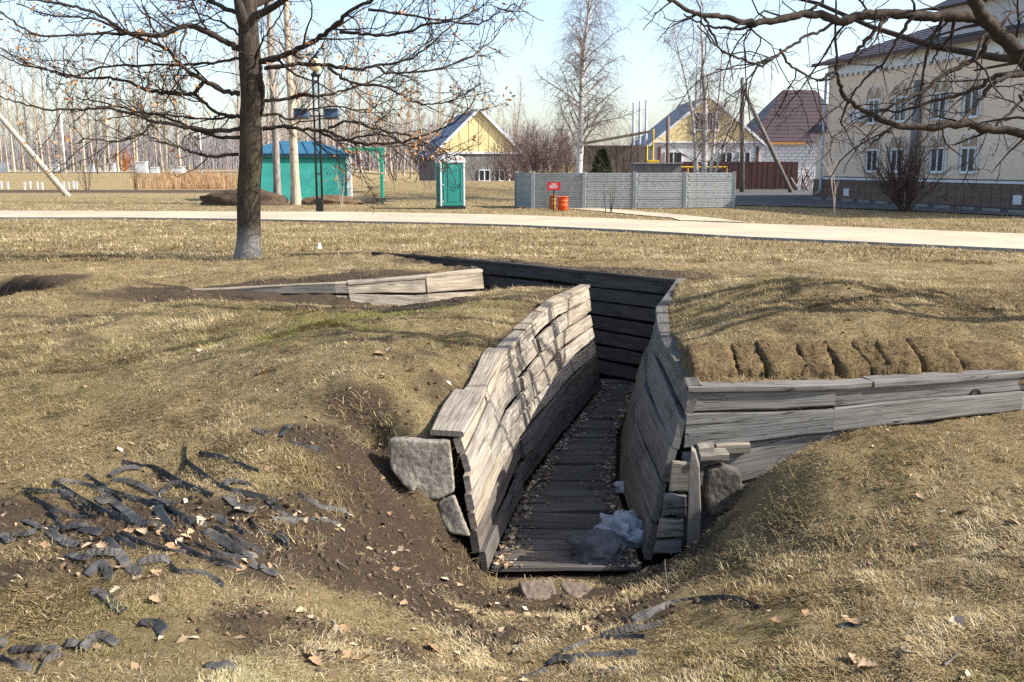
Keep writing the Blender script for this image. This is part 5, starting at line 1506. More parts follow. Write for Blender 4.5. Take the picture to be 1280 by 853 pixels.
def conifer():
    p = at_y(752, 222, 64); rg = np.random.default_rng(3); root = empty("conifer", (p[0], 64, 0)); tag(root, "small dark green conifer behind the concrete fence", "tree")
    T = Tubes(); T.add(np.array([[p[0], 64, 0], [p[0], 64, 1.4], [p[0], 64, 2.8]]), [.07, .05, .02], 6); T.build("trunk", M_OAKT, root)
    V = []; n = 3200
    t = rg.random(n) ** .8; z = .25 + 2.7 * t; rr = (.95 * (1 - t) ** .7 + .08) * np.sqrt(rg.random(n)); a = rg.uniform(0, 6.283, n)
    c = np.stack([rr * np.cos(a), rr * np.sin(a), z - .25 * rr], 1); d = np.stack([np.cos(a), np.sin(a), rg.uniform(-.2, .7, n)], 1); s = rg.normal(0, 1, (n, 3))
    s = np.cross(d, s); s /= np.linalg.norm(s, axis=1)[:, None]
    V = np.stack([c - s * .025, c + s * .025, c + d * .2], 1).reshape(-1, 3)
    o = link("needles", np_mesh("needles", V, np.arange(3 * n).reshape(-1, 3)), simple("conifer_green", (.045, .07, .025), (.025, .04, .015), 4, .9, .1, 0), root); o["kind"] = "stuff"
conifer()
def orange_bush():
    p = at_y(155, 212, 122); shrub("shrub", 155, 213, 122, 2.6, 2.0, 12, "rusty orange bush glowing among the far poplars", 131, simple("rusty_twigs", (.48, .19, .06), (.36, .13, .04), 3, .9, .1, 0), None, .06, 2.6, .03)
orange_bush()
# ------------------------------------------------------------------ things at the trench mouth
M_SLAB = simple("mottled_concrete", (.36, .32, .26), (.075, .062, .05), 6, .9, .2, .6, .02)
M_STUMP = wood_mat("broken_post_wood", (.34, .29, .22), (.22, .185, .14), (.08, .06, .045), 0.3)
ROUGH = bpy.data.textures.new("chipped_surface", 'CLOUDS'); ROUGH.noise_scale = .03; ROUGH.noise_depth = 4
def rough_block(o, vox=.010, amp=.012):
    m = o.modifiers.new("chips", 'REMESH'); m.mode = 'VOXEL'; m.voxel_size = vox; m.use_smooth_shade = True
    d = o.modifiers.new("wear", 'DISPLACE'); d.texture = ROUGH; d.strength = amp; d.mid_level = .5; d.texture_coords = 'GLOBAL'
def thick_px(name, px, Y, th, mat, label, cat, rz_dir=(0, 1, 0), parent=None, bev=.012):
    """an irregular slab whose outline stands at distance Y, with real thickness behind it"""
    P = [at_y(u, v, Y + dy) for u, v, dy in px]
    c = np.mean(P, 0); mb = MB(); n = len(P); d = np.array(rz_dir) * th
    mb.v = [tuple(p - c) for p in P] + [tuple(p - c + d) for p in P]
    mb.f = [tuple(range(n)), tuple(range(2 * n - 1, n - 1, -1))] + [(k, n + k, n + (k + 1) % n, (k + 1) % n) for k in range(n)]
    o = mb.build(name, mat, parent, bevel=bev); bm_fix(o.data)
    o.location = c
    rough_block(o)
    if label: tag(o, label, cat)
    return o
thick_px("concrete_slab", [(486, 551, .07), (502, 549, .07), (532, 552, .07), (562, 552, .07), (566, 590, .05), (568, 616, .04), (547, 626, .02), (520, 622, .02), (503, 606, .04), (487, 586, .05)], 6.45, .09, M_SLAB,
         "broken mottled concrete slab under the near end of the sunlit plank wall", "concrete slab")
thick_px("board", [(547, 628, .04), (568, 620, .03), (588, 672, .0), (562, 668, .0), (550, 650, .03)], 6.44, .05, M_SLAB, "short grey board below the broken concrete slab", "board")
def mouth_boards():
    root = empty("board_stack", (1.1, 6.7, -.6)); tag(root, "short stacked boards closing the right corner of the trench mouth", "boards")
    o0 = np.array(root.location)
    for k, (u0, u1, v0, v1) in enumerate(((837, 862, 579, 616), (828, 858, 619, 646), (822, 854, 650, 673), (818, 852, 677, 692))):
        Y = 6.68 - .015 * k
        lo = np.array([at_y(u, v1, Y) for u in np.linspace(u0, u1, 4)]); up = np.array([at_y(u, v0, Y) for u in np.linspace(u0 + 4, u1, 4)])
        plank("board", lo, up, (0, -1, 0), .05, M_STUMP if k in (0, 2) else M_WOOD_GREY, root, 900 + k)
    post = empty("post", tuple(at_y(863, 690, 6.55))); tag(post, "short split wooden post stub at the right of the trench mouth", "post")
    P = [at_y(u, v, 6.55) for u, v in ((858, 700), (874, 700), (876, 640), (874, 585), (869, 566), (864, 562), (861, 590), (860, 640))]
    b = np.array(post.location); mb = MB(); n = len(P)
    mb.v = [tuple(p - b) for p in P] + [tuple(p - b + np.array([.02, .10, 0])) for p in P]
    mb.f = [tuple(range(n)), tuple(range(2 * n - 1, n - 1, -1))] + [(k, n + k, n + (k + 1) % n, (k + 1) % n) for k in range(n)]
    o = mb.build("stub", M_OLDWOOD, post, bevel=.006); bm_fix(o.data)
    for k, (u0, u1, v0, v1, Y, lab) in enumerate(((874, 893, 558, 568, 6.72, "short pale plank end right of the wooden post stub"), (876, 912, 568, 578, 6.66, "longer cut plank under the short plank end by the post stub"), (896, 938, 556, 567, 6.80, "pale plank half buried in the grass beside the post stub"))):
        lo = np.array([at_y(u, v1, Y) for u in np.linspace(u0, u1, 4)]); up = np.array([at_y(u, v0, Y) for u in np.linspace(u0, u1, 4)])
        plank("cut_plank", lo, up, (0, -1, 0), .16, M_STUMP, None, 940 + k)
        tag(bpy.context.scene.objects[-1] if False else COL.objects[-1], lab, "plank", "plank ends by the post stub")
    thick_px("concrete_chunk", [(884, 588, 0), (905, 583, 0), (926, 590, .02), (930, 618, .02), (912, 640, 0), (888, 648, -.02), (880, 620, 0)], 6.66, .12, simple("shade_dark_concrete", (.13, .115, .095), (.035, .03, .025), 6, .9, .2, .6, .02), "dark broken concrete chunk in the hole beside the post stub", "concrete chunk", bev=.02)  # chunk coloured darker to carry the shade of the recess
mouth_boards()

def lump(name, u, v, z, s, mat, label, cat, seed, freq=3.0, amp=.35, flat=.0, sub=4, grp=None):
    bm = bmesh.new(); bmesh.ops.create_icosphere(bm, subdivisions=sub, radius=1.0)
    from mathutils import noise as mn
    for w in bm.verts:
        n = w.co.normalized(); k = mn.fractal(n * freq + Vector((seed, 0, 0)), .8, 2.1, 5) * amp + abs(mn.noise(n * freq * 2.3 + Vector((0, seed, 0)))) * amp * .5
        w.co = n * (1 + k)
        w.co = Vector((w.co.x * s[0], w.co.y * s[1], max(w.co.z, -flat) * s[2]))
    me = bpy.data.meshes.new(name); bm.to_mesh(me); bm.free()
    me.polygons.foreach_set("use_smooth", [True] * len(me.polygons))
    p = at_z(u, v, z); o = link(name, me, mat, None, tuple(p)); tag(o, label, cat, grp); return o
M_CLOTH = simple("dirty_grey_cloth", (.13, .135, .15), (.06, .062, .07), 6, .9, .2, .6, .02)
t = NT("milky_plastic_film"); b = t.bsdf(.35, .5); t.l(t.ramp(t.noise(t.obj(), 7, 4), [(.35, (.22, .235, .265)), (.7, (.52, .55, .6))]), b.inputs["Base Color"]); t.bump(t.noise(t.obj(), 14, 5, .7, 1.0), b, .8, .02); M_FILM = t.m
lump("cloth_bundle", 745, 690, -.76, (.19, .15, .14), M_CLOTH, "dirty grey cloth bundle lying on the trench floor", "cloth bundle", 3.1, 1.7, .4, .5)
lump("plastic_film", 778, 668, -.74, (.17, .16, .14), M_FILM, "crumpled whitish plastic film against the right plank wall", "plastic film", 8.4, 2.8, .55, .5, 4)
lump("plastic_film", 786, 610, -.80, (.10, .12, .05), M_FILM, "small crumpled plastic scrap farther along the trench floor", "plastic film", 5.2, 3.4, .7, .5, 3)
M_STONE = simple("flat_brown_stone", (.21, .16, .12), (.12, .092, .07), 5, .9, .2, .4, .01)
def flat_stone(px, z, label):
    P = [at_z(u, v, z) for u, v in px]; c = np.mean(P, 0); zz = H1(c[0], c[1])
    mb = MB().prism([(p[0] - c[0], p[1] - c[1]) for p in P], -.06, .012); o = mb.build("flat_stone", M_STONE, bevel=.01); o.location = (c[0], c[1], max(zz, -.80)); o.rotation_euler = (.05, -.04, 0); bm_fix(o.data); rough_block(o, .01, .025); tag(o, label, "stone", "flat stones at the trench mouth")
flat_stone([(648, 722), (690, 720), (700, 748), (672, 750), (655, 740)], -.76, "pale flat stone at the trench mouth, left one of two")
flat_stone([(700, 722), (735, 724), (748, 742), (715, 752)], -.75, "brown flat stone at the trench mouth, right one of two")
# small white stone on the lawn near the oak
p = at_z(399, 304, .15); o = MB().box((0, 0, .09), (.11, .08, .16), .4, taper=.55).build("white_stone", M_WHITE, bevel=.02); o.location = (p[0], p[1], H1(p[0], p[1]) - .02); tag(o, "small white stone standing on the lawn right of the oak", "stone")

# ------------------------------------------------------------------ sods along the right plank wall
t = NT("sod_thatch"); b = t.bsdf(.95, .1); po = t.pos(); n2 = t.noise(po, 26, 5, .7); n1 = t.noise(po, 5, 3)
t.l(t.mix(t.ramp(n1, [(.4, (0, 0, 0)), (.65, (1, 1, 1))]), t.ramp(n2, [(.3, (.05, .033, .02)), (.7, (.19, .125, .065))]), t.ramp(n2, [(.3, (.08, .06, .025)), (.7, (.24, .175, .085))])), b.inputs["Base Color"]); t.bump(n2, b, .9, .03); M_SOD = t.m
def grass_mat(name, straw_bias=0.0, green=0.5):
    t = NT(name)
    r = t.attr("rnd"); po = t.pos()
    col = t.ramp(r, [(0.0, (.062, .042, .021)), (.25, (.165, .118, .060)), (.5, (.335, .25, .128)), (.8, (.51, .40, .22)), (1.0, (.64, .545, .37))])
    g = t.ramp(r, [(0.0, (.055, .06, .015)), (.5, (.17, .172, .045)), (1.0, (.33, .32, .11))])
    pn2 = t.noise(po, 3.2, 4)
    m = t.ramp(t.math('ADD', t.attr('grn'), t.math('MULTIPLY', t.math('SUBTRACT', pn2, .5), 1.3)), [(.16, (0, 0, 0)), (.66, (.9, .9, .9))])
    col = t.mix(m, col, g)
    br = t.noise(po, 1.6, 3); col = t.mix(t.ramp(br, [(.48, (0, 0, 0)), (.62, (.8, .8, .8))]), col, t.mix(.55, col, (.10, .066, .036)))
    d = t.n("ShaderNodeBsdfDiffuse"); t.l(col, d.inputs["Color"]); tr = t.n("ShaderNodeBsdfTranslucent"); t.l(col, tr.inputs["Color"])
    mx = t.n("ShaderNodeMixShader"); mx.inputs[0].default_value = .25; t.l(d.outputs[0], mx.inputs[1]); t.l(tr.outputs[0], mx.inputs[2]); t.l(mx.outputs[0], t.out.inputs["Surface"])
    return t.m
M_GRASS = grass_mat("dry_grass_blades")
def blades(pos, length, width, elev, azim, rnd, bend=True):
    """numpy grass: every blade a bent tapering strip of three triangles (or one)"""
    n = len(pos); d = np.stack([np.cos(azim) * np.cos(elev), np.sin(azim) * np.cos(elev), np.sin(elev)], 1)
    s = np.stack([-np.sin(azim), np.cos(azim), np.zeros(n)], 1) * width[:, None] * .5
    if bend:
        s2 = s * .8
        mid = pos + d * (length * .55)[:, None]
        d2 = d.copy(); d2[:, 2] -= .55; tip = mid + d2 * (length * .45)[:, None]
        V = np.stack([pos - s, pos + s, mid + s2, mid - s2, tip], 1).reshape(-1, 3)
        i = np.arange(n)[:, None] * 5
        F = np.concatenate([i + np.array([[0, 1, 2]]), i + np.array([[0, 2, 3]]), i + np.array([[3, 2, 4]])], 0)
        return V, F, np.repeat(rnd, 5)
    V = np.stack([pos - s, pos + s, pos + d * length[:, None]], 1).reshape(-1, 3)
    return V, np.arange(3 * n).reshape(-1, 3), np.repeat(rnd, 3)
def sod(u0, u1, vb, vt, label, seed, lift=0.0):
    rg = np.random.default_rng(seed)
    a = on_ground((u0 + u1) / 2, vb - 4) if vb < 460 else at_z((u0 + u1) / 2, vb, .47); w = (u1 - u0) / FPX * np.linalg.norm(a - EYE) * rg.uniform(1.0, 1.1); dp = .62 if vb - vt > 25 else .36
    z = H1s(a[0], a[1] + dp / 2)
    nx_, ny_ = 11, 11; X, Yg = np.meshgrid(np.linspace(-1, 1, nx_), np.linspace(-1, 1, ny_))
    e = (np.abs(X) ** 9 + np.abs(Yg) ** 9); top = np.clip(1 - e * .75, 0, 1) ** .5
    jx = .007 * rg.normal(0, 1, X.shape); jy = .008 * rg.normal(0, 1, X.shape)
    zt = rg.uniform(.065, .10) * top + .007 * rg.normal(0, 1, X.shape)
    zt[0, :] = zt[-1, :] = -.06; zt[:, 0] = zt[:, -1] = -.06
    sk = rg.uniform(-.02, .02)
    V = np.stack([X * w / 2 + jx + sk * Yg, Yg * dp / 2 + jy, zt], -1).reshape(-1, 3)
    ii = np.arange(nx_ * ny_).reshape(ny_, nx_); Fq = np.stack([ii[:-1, :-1], ii[:-1, 1:], ii[1:, 1:], ii[1:, :-1]], -1).reshape(-1, 4)
    o = link("sod", np_mesh("sod", V, Fq, True), M_SOD, None, (a[0], a[1] + dp / 2 + .035 + .05 * max(0, a[0] - 2.8), z + .015 + lift)); o.rotation_euler = (R(rg.uniform(9, 15)), R(rg.uniform(-4, 4)), R(rg.uniform(-9, 9)))
    tag(o, label, "sod", "sods laid along the plank wall")
    n = 1500; k = rg.integers(0, len(Fq), n); c = V[Fq[k]]; q = rg.dirichlet((1, 1, 1, 1), n); pos = (c * q[..., None]).sum(1); pos = pos[pos[:, 2] > -.03]; n = len(pos)
    Vb, Fb, rb = blades(pos, rg.uniform(.012, .035, n), rg.uniform(.0025, .005, n), rg.uniform(.0, .6, n), rg.uniform(0, 6.28, n), np.clip(rg.normal(.32, .2, n) - np.where(pos[:, 2] < .04, .25, 0), 0, 1), False)
    g = link("grass", np_mesh("grass", Vb, Fb, attrs={"rnd": rb}), M_GRASS, o); g["kind"] = "stuff"
for k, (u0, u1, vb, vt, lab) in enumerate((
        (868, 930, 475, 448, "leftmost low sod of the row on the plank wall"), (931, 962, 475, 440, "narrow sod, second from the left in the row"), (963, 1016, 474, 435, "third sod from the left in the row on the plank wall"),
        (1017, 1054, 474, 432, "fourth sod from the left, tilted, in the row"), (1055, 1093, 473, 432, "fifth sod from the left in the row on the plank wall"), (1094, 1120, 473, 428, "narrow sod left of the squarest sod in the row"),
        (1121, 1164, 472, 436, "squarest sod near the middle of the plank wall"), (1165, 1215, 470, 430, "brown sod right of the squarest sod"), (1216, 1300, 469, 428, "rightmost broad brown sod at the picture edge"),)):
    sod(u0, u1, vb, vt, lab, 200 + k)

# ------------------------------------------------------------------ torn perforated plastic strips
t = NT("weathered_black_plastic"); b = t.bsdf(.6, .12); n = t.noise(t.pos(), 9, 4); t.l(t.ramp(n, [(.35, (.022, .021, .021)), (.6, (.085, .082, .078)), (.75, (.17, .145, .115))]), b.inputs["Base Color"]); t.l(t.ramp(n, [(.3, (.45, .45, .45)), (.7, (.75, .75, .75))]), b.inputs["Roughness"]); M_STRIP = t.m
def rubber_strip(px, mode, label, seed, width=.045, group=None):
    rg = np.random.default_rng(seed)
    G = np.array([on_ground(u, v) for u, v in px])
    if len(G) < 3: G = np.array([G[0], (G[0] + G[-1]) / 2, G[-1]])
    L = np.linalg.norm(np.diff(G, axis=0), axis=1).sum(); n = max(9, int(L / .013)); P = spline(G, n)
    D = np.gradient(P, axis=0); D /= np.linalg.norm(D, axis=1)[:, None] + 1e-9
    up = np.array([0, 0, 1.0]); S = np.cross(D, up); S /= np.linalg.norm(S, axis=1)[:, None] + 1e-9
    # tilt of the band about its own axis: flat = lying, edge = standing on its edge
    base = {'flat': 8, 'perf': 20, 'edge': 64, 'wide': 15}[mode]
    tt = np.linspace(0, 1, n)
    tilt = np.radians(base + rg.uniform(-12, 12) + 13 * np.sin(tt * rg.uniform(2, 6) + rg.uniform(0, 6)) * (1 if mode != 'flat' else .5))
    sgn = np.where((S @ np.array([0, -1, 0])) > 0, 1, -1)[:, None]        # the lower long edge towards the viewer
    A = S * sgn * np.cos(tilt)[:, None] - up * np.sin(tilt)[:, None]
    w = width * {'wide': 1.25, 'perf': .95, 'edge': .85, 'flat': 1.1}[mode]
    lift = np.sin(tilt) * w * (.12 if mode == 'edge' else .34) + .003 + .004 * np.abs(np.sin(tt * rg.uniform(3, 8) + rg.uniform(0, 6)))
    if mode == 'perf': lift += .015 * np.sin(tt * math.pi)
    C = P + up * lift[:, None]
    m = 7
    q = np.linspace(-.5, .5, m + 1)
    rag = 1 + np.clip(rg.normal(0, .045, (n, 2)), -.2, .1); rag[rg.random((n, 2)) < .03] *= .75
    taper = np.clip(np.minimum(tt, 1 - tt) * n / 3 + rg.uniform(.55, .95), 0, 1)[:, None]
    qq = np.where(q[None, :] < 0, q[None, :] * rag[:, :1], q[None, :] * rag[:, 1:]) * taper
    V = (C[:, None, :] + A[:, None, :] * (qq * w)[:, :, None]).reshape(-1, 3)
    F = []
    for i in range(n - 1):
        inperf = (mode == 'perf') or (mode in ('wide', 'flat') and i > n * .62) or (mode == 'edge' and (i < n * .18 or abs(i - n * .5) < n * .07))
        for j in range(m):
            if inperf and i % 2 == 1 and 2 < i < n - 4 and j % 2 == 1 and ((i // 2 + j // 2) % 2 == 0 or mode == 'perf'): continue
            a = i * (m + 1) + j; F.append((a, a + 1, a + m + 2, a + m + 1))
    org = P[n // 2]
    o = link("plastic_strip", np_mesh("plastic_strip", V - org, np.array(F), True), M_STRIP, None, tuple(org))
    md = o.modifiers.new("thickness", 'SOLIDIFY'); md.thickness = .003
    tag(o, label, "plastic strip", group)
G1 = "torn plastic strips on the left slope"; G2 = "torn plastic strips below the trench mouth"; G3 = "plastic strips at the lower left corner"
def side(u, v, q):
    return q
STR = [
 ([(27, 616), (59, 620), (77, 620), (94, 626), (117, 637), (140, 650)], 'edge', "long strip rising from the far left grass into the heap", G1),
 ([(30, 620), (54, 633), (77, 643), (101, 650), (124, 653)], 'edge', "second long strip at the left, just below the first", G1),
 ([(66, 607), (89, 622), (117, 637), (145, 651), (164, 656)], 'edge', "sloping strip edge crossing the left third of the heap", G1),
 ([(120, 614), (150, 635), (173, 654), (199, 665)], 'wide', "broad twisted strip in the left middle of the heap", G1),
 ([(73, 603), (105, 609), (141, 619), (178, 630), (211, 642), (237, 654)], 'edge', "longest straight strip edge through the upper heap", G1),
 ([(138, 601), (155, 590), (175, 589)], 'perf', "short arched perforated strip at the top left", G1),
 ([(141, 603), (169, 609), (199, 622)], 'perf', "perforated strip sloping down from the arched one", G1),
 ([(199, 622), (216, 613), (233, 609)], 'perf', "perforated strip rising to the right, meeting the sloping one in a V", G1),
 ([(152, 582), (173, 585), (195, 590), (225, 605), (262, 622)], 'edge', "topmost long strip of the left heap", G1),
 ([(0, 668), (8, 676), (14, 684)], 'flat', "dark strip end cut by the left picture edge", G1),
 ([(12, 672), (35, 672), (55, 663)], 'perf', "perforated strip curving up at the far left", G1),
 ([(30, 651), (54, 663), (77, 680), (96, 689)], 'wide', "broad flat grey strip at the left end of the heap", G1),
 ([(75, 670), (94, 665), (111, 658)], 'perf', "short perforated strip crossing the broad grey one", G1),
 ([(101, 665), (114, 670), (127, 672)], 'wide', "short dark strip right of the crossing perforated one", G1),
 ([(84, 696), (105, 703), (117, 701), (141, 698), (155, 694)], 'perf', "long perforated strip along the lower left of the heap", G1),
 ([(131, 677), (150, 698), (164, 715), (178, 722)], 'wide', "broad strip running down to a perforated end", G1),
 ([(171, 710), (192, 710), (213, 705)], 'perf', "level perforated strip at the lower middle of the heap", G1),
 ([(150, 672), (178, 684), (206, 694), (232, 695)], 'edge', "dark strip edge in the low centre of the heap", G1),
 ([(108, 722), (127, 712), (138, 726)], 'flat', "curled strip piece below the heap", G1),
 ([(113, 745), (127, 743), (140, 758), (155, 772)], 'wide', "curled strip hanging lowest below the heap", G1),
 ([(235, 561), (233, 580), (247, 593), (277, 613), (305, 624), (336, 630)], 'edge', "long strip with an upturned perforated tip at the top", G1),
 ([(248, 569), (277, 575), (301, 585), (324, 597)], 'edge', "upper right strip edge running into the green tuft", G1),
 ([(279, 610), (294, 607), (315, 609)], 'perf', "small level perforated strip right of the upturned one", G1),
 ([(200, 594), (233, 609), (266, 623)], 'edge', "straight strip edge in the upper centre of the heap", G1),
 ([(283, 624), (298, 634), (318, 642)], 'wide', "short bent strip in the right of the heap", G1),
 ([(336, 629), (350, 641), (364, 650), (373, 657)], 'wide', "broad bent strip among pale leaves at the right of the heap", G1),
 ([(341, 650), (369, 657), (399, 653), (427, 660)], 'edge', "wavy strip edge at the right end of the heap", G1),
 ([(373, 623), (399, 636), (432, 641), (434, 653)], 'edge', "hooked strip at the far right under the tuft", G1),
 ([(310, 653), (322, 669), (341, 678), (355, 685)], 'edge', "thin curved strip below the pale leaves", G1),
 ([(209, 641), (235, 653), (259, 662)], 'edge', "strip edge in the centre of the heap", G1),
 ([(256, 667), (277, 681), (301, 695), (322, 702)], 'wide', "broad shiny strip in the lower right of the heap", G1),
 ([(268, 662), (294, 678), (331, 695)], 'edge', "strip edge just above the broad shiny one", G1),
 ([(308, 699), (318, 708), (328, 716)], 'wide', "flat shiny strip end at the lower right of the heap", G1),
 ([(200, 671), (228, 690), (256, 704), (289, 714), (303, 716)], 'edge', "long low strip edge along the bottom of the heap", G1),
 ([(242, 683), (270, 697), (303, 702)], 'edge', "strip edge beneath the broad shiny one", G1),
 ([(212, 709), (223, 723), (256, 721), (280, 737)], 'edge', "lowest wavy strip at the bottom of the heap", G1),
 ([(196, 640), (206, 655), (214, 668)], 'wide', "short triangular looking strip in the middle of the heap", G1),
 ([(362, 556), (388, 562), (402, 570)], 'edge', "separate strip in the dark hollow above the tuft", G1),
 ([(318, 540), (326, 541), (332, 545)], 'flat', "small grey strip scrap on the mound brow, left one", G1),
 ([(352, 548), (357, 541), (362, 533)], 'perf', "small upright strip scrap on the mound brow, right one", G1),
 ([(0, 813), (8, 806), (16, 802)], 'perf', "strip end at the left edge near the bottom", G3), ([(11, 819), (40, 817), (73, 820)], 'perf', "level perforated strip at the lower left", G3),
 ([(80, 812), (90, 811), (100, 810)], 'perf', "small pale perforated piece right of the level strip", G3), ([(103, 817), (125, 804), (147, 811)], 'perf', "bent perforated piece farthest right at the lower left", G3),
 ([(46, 848), (59, 830), (77, 822)], 'edge', "short strip standing out below the level strip", G3), ([(176, 786), (194, 784), (206, 798)], 'wide', "lone folded strip on the grass below the heap", G3), ([(0, 828), (20, 838), (40, 846)], 'edge', "dark strip edge in the bottom left corner", G3),
 ([(258, 834), (276, 838), (293, 844)], 'wide', "lone flat strip at the bottom edge, left of centre", G3),
 ([(655, 851), (670, 846), (684, 841)], 'wide', "bottommost strip below the trench mouth", G2), ([(682, 832), (700, 829), (719, 831)], 'perf', "short pale strip, second from the bottom", G2), ([(704, 820), (726, 809), (760, 801), (807, 800)], 'edge', "long dark strip through the middle of the right group", G2),
 ([(751, 799), (788, 794), (812, 788), (835, 779)], 'perf', "bright perforated strip in the right group", G2), ([(776, 778), (797, 779), (832, 760), (872, 753), (913, 754), (947, 764)], 'edge', "long strip edge trailing off to the right", G2), ([(716, 823), (760, 823), (797, 820)], 'wide', "broad dark strip under the long dark one", G2),
 ([(790, 778), (812, 771), (830, 764)], 'perf', "upper perforated strip below the trailing edge", G2), ([(744, 840), (762, 841), (780, 839)], 'flat', "faint flat strip at the lower right of the group", G2),
 ([(1050, 786), (1062, 782), (1078, 787)], 'flat', "lone grey scrap on the right foreground grass", None), ([(565, 684), (585, 690), (600, 697)], 'wide', "grey torn strip at the foot of the sunlit plank wall", None)]
_r = random.Random(77)
for k in range(26):
    u = _r.uniform(60, 350); v = 600 + (u - 60) * .22 + _r.uniform(-12, 62); l = _r.uniform(9, 26)
    STR.append(([(u, v), (u + l * .5, v + l * .25), (u + l, v + l * .5)], _r.choice(['edge', 'edge', 'flat']), 'short torn black scrap between the longer plastic strips', 'short plastic scraps on the left slope'))
for k, (px, mode, lab, g) in enumerate(STR):
    rubber_strip(px, mode, lab, 300 + k, group=g)
# ------------------------------------------------------------------ grass, leaf litter, clods
def gz(x, y):
    i = np.clip(np.searchsorted(gx, x) - 1, 0, nx - 2); j = np.clip(np.searchsorted(gy, y) - 1, 0, ny - 2)
    fx = (x - gx[i]) / (gx[i + 1] - gx[i]); fy = (y - gy[j]) / (gy[j + 1] - gy[j])
    Z = GZ
    return (Z[j, i] * (1 - fx) + Z[j, i + 1] * fx) * (1 - fy) + (Z[j + 1, i] * (1 - fx) + Z[j + 1, i + 1] * fx) * fy
bareG = bare.reshape(ny, nx)
def bz(x, y):
    i = np.clip(np.searchsorted(gx, x) - 1, 0, nx - 2); j = np.clip(np.searchsorted(gy, y) - 1, 0, ny - 2)
    return bareG[j, i]
def cliff(x, y):
    """steep cells (trench sides) carry no grass"""
    e = .05
    return np.maximum(np.abs(gz(x + e, y) - gz(x - e, y)), np.abs(gz(x, y + e) - gz(x, y - e))) > .16
PATH_N = np.array([at_z(u, v, 0)[:2] for u, v in PN]); PATH_F = np.array([at_z(u, v, 0)[:2] for u, v in PF])
RD = [(p[0], p[1]) for p in rd]
def in_view(rg, n, y0, y1, power=1.0):
    y = y0 * (y1 / y0) ** (rg.random(n) ** power)
    x = (rg.random(n) * 2 - 1) * (.535 * y + .5)
    return x, y
GREEN_SPOTS = [tuple(at_z(u, v, .2)[:2]) + (rx, ry, a) for u, v, rx, ry, a in [(480, 420, 1.2, 1.2, .9), (430, 455, 1.1, .8, .8), (560, 430, .5, .8, .5), (250, 440, 1.5, .9, .5), (390, 600, .35, .35, .7), (100, 480, 1.4, .8, .4), (340, 400, 1.6, .8, .5), (120, 600, .8, .4, .35), (180, 720, .5, .25, .55), (300, 770, .5, .2, .5), (900, 440, .8, 1.2, .35), (1060, 560, .7, .35, .3), (950, 690, .5, .3, .35), (880, 800, .5, .25, .5), (1265, 800, .3, .2, .6), (1000, 420, 1.5, 1.0, .3), (250, 560, .6, .4, .4), (340, 250, 5, 3, .4), (500, 290, 5, 3, .25)]]
def green_map(x, y):
    g = np.full(x.shape, -.02)
    for cx, cy, rx, ry, a in GREEN_SPOTS: g = np.maximum(g, a * np.exp(-((x - cx) / rx) ** 2 - ((y - cy) / ry) ** 2))
    return g + (fbm(x * .9 + 90, y * .9, 3) - .5) * .6
def turf(name, n, y0, y1, lr, wr, bend, label, seed, far=False, keep_bare=.06, elr=(.05, .75)):
    rg = np.random.default_rng(seed)
    x, y = in_view(rg, n, y0, y1)
    ok = ~in_poly(x, y, TRENCH) & ~cliff(x, y)
    if far:
        pn = np.interp(x, PATH_N[:, 0], PATH_N[:, 1]); pf = np.interp(x, PATH_F[:, 0], PATH_F[:, 1])
        ok &= ~((y > pn - .1) & (y < pf + .05)) & ~in_poly(x, y, RD) & ~in_poly(x, y, [(p[0], p[1]) for p in sp])
    b = bz(x, y)
    dens = np.clip(1.05 - 1.5 * b, keep_bare, 1) * np.clip(2.6 * fbm(x * 2.1 + 7, y * 2.1, 4) - .45, .12, 1)
    ok &= rg.random(n) < dens
    # worn tracks stay sparse close to plank edges
    x, y = x[ok], y[ok]; m = len(x)
    clump = fbm(x * 6 + 11, y * 6, 3); big = fbm(x * .8, y * .8 + 30, 3)
    z = gz(x, y) - .004
    az = 6.283 * (fbm(x * 1.7 + 50, y * 1.7, 2) * 2.2) + rg.normal(0, 1.1, m)
    L = rg.uniform(*lr, m) * (.45 + 1.2 * clump); el = rg.uniform(*elr, m) * (.55 + .9 * clump)
    rv = np.clip(rg.normal(.46, .27, m) + (big - .5) * 1.0 + (clump - .5) * .6, 0, 1)
    V, Fq, rb = blades(np.stack([x, y, z], 1), L, rg.uniform(*wr, m), el, az, rv, bend)
    gr = np.repeat(green_map(x, y), 5 if bend else 3)
    o = link(name, np_mesh(name, V, Fq, attrs={"rnd": rb, "grn": gr}), M_GRASS); tag(o, label, "grass", kind="stuff"); return m
turf("near_grass", 560000, 3.3, 9.0, (.02, .062), (.0025, .005), True, "short matted dry grass around the trench mouth and near mounds", 1)
turf("mid_grass", 460000, 8.8, 21, (.03, .08), (.004, .009), False, "dry matted grass on the far mounds and around the oak", 2)
turf("far_grass", 230000, 20, 62, (.05, .12), (.012, .03), False, "dry lawn on both sides of the pale path", 3, True, elr=(.1, .9))
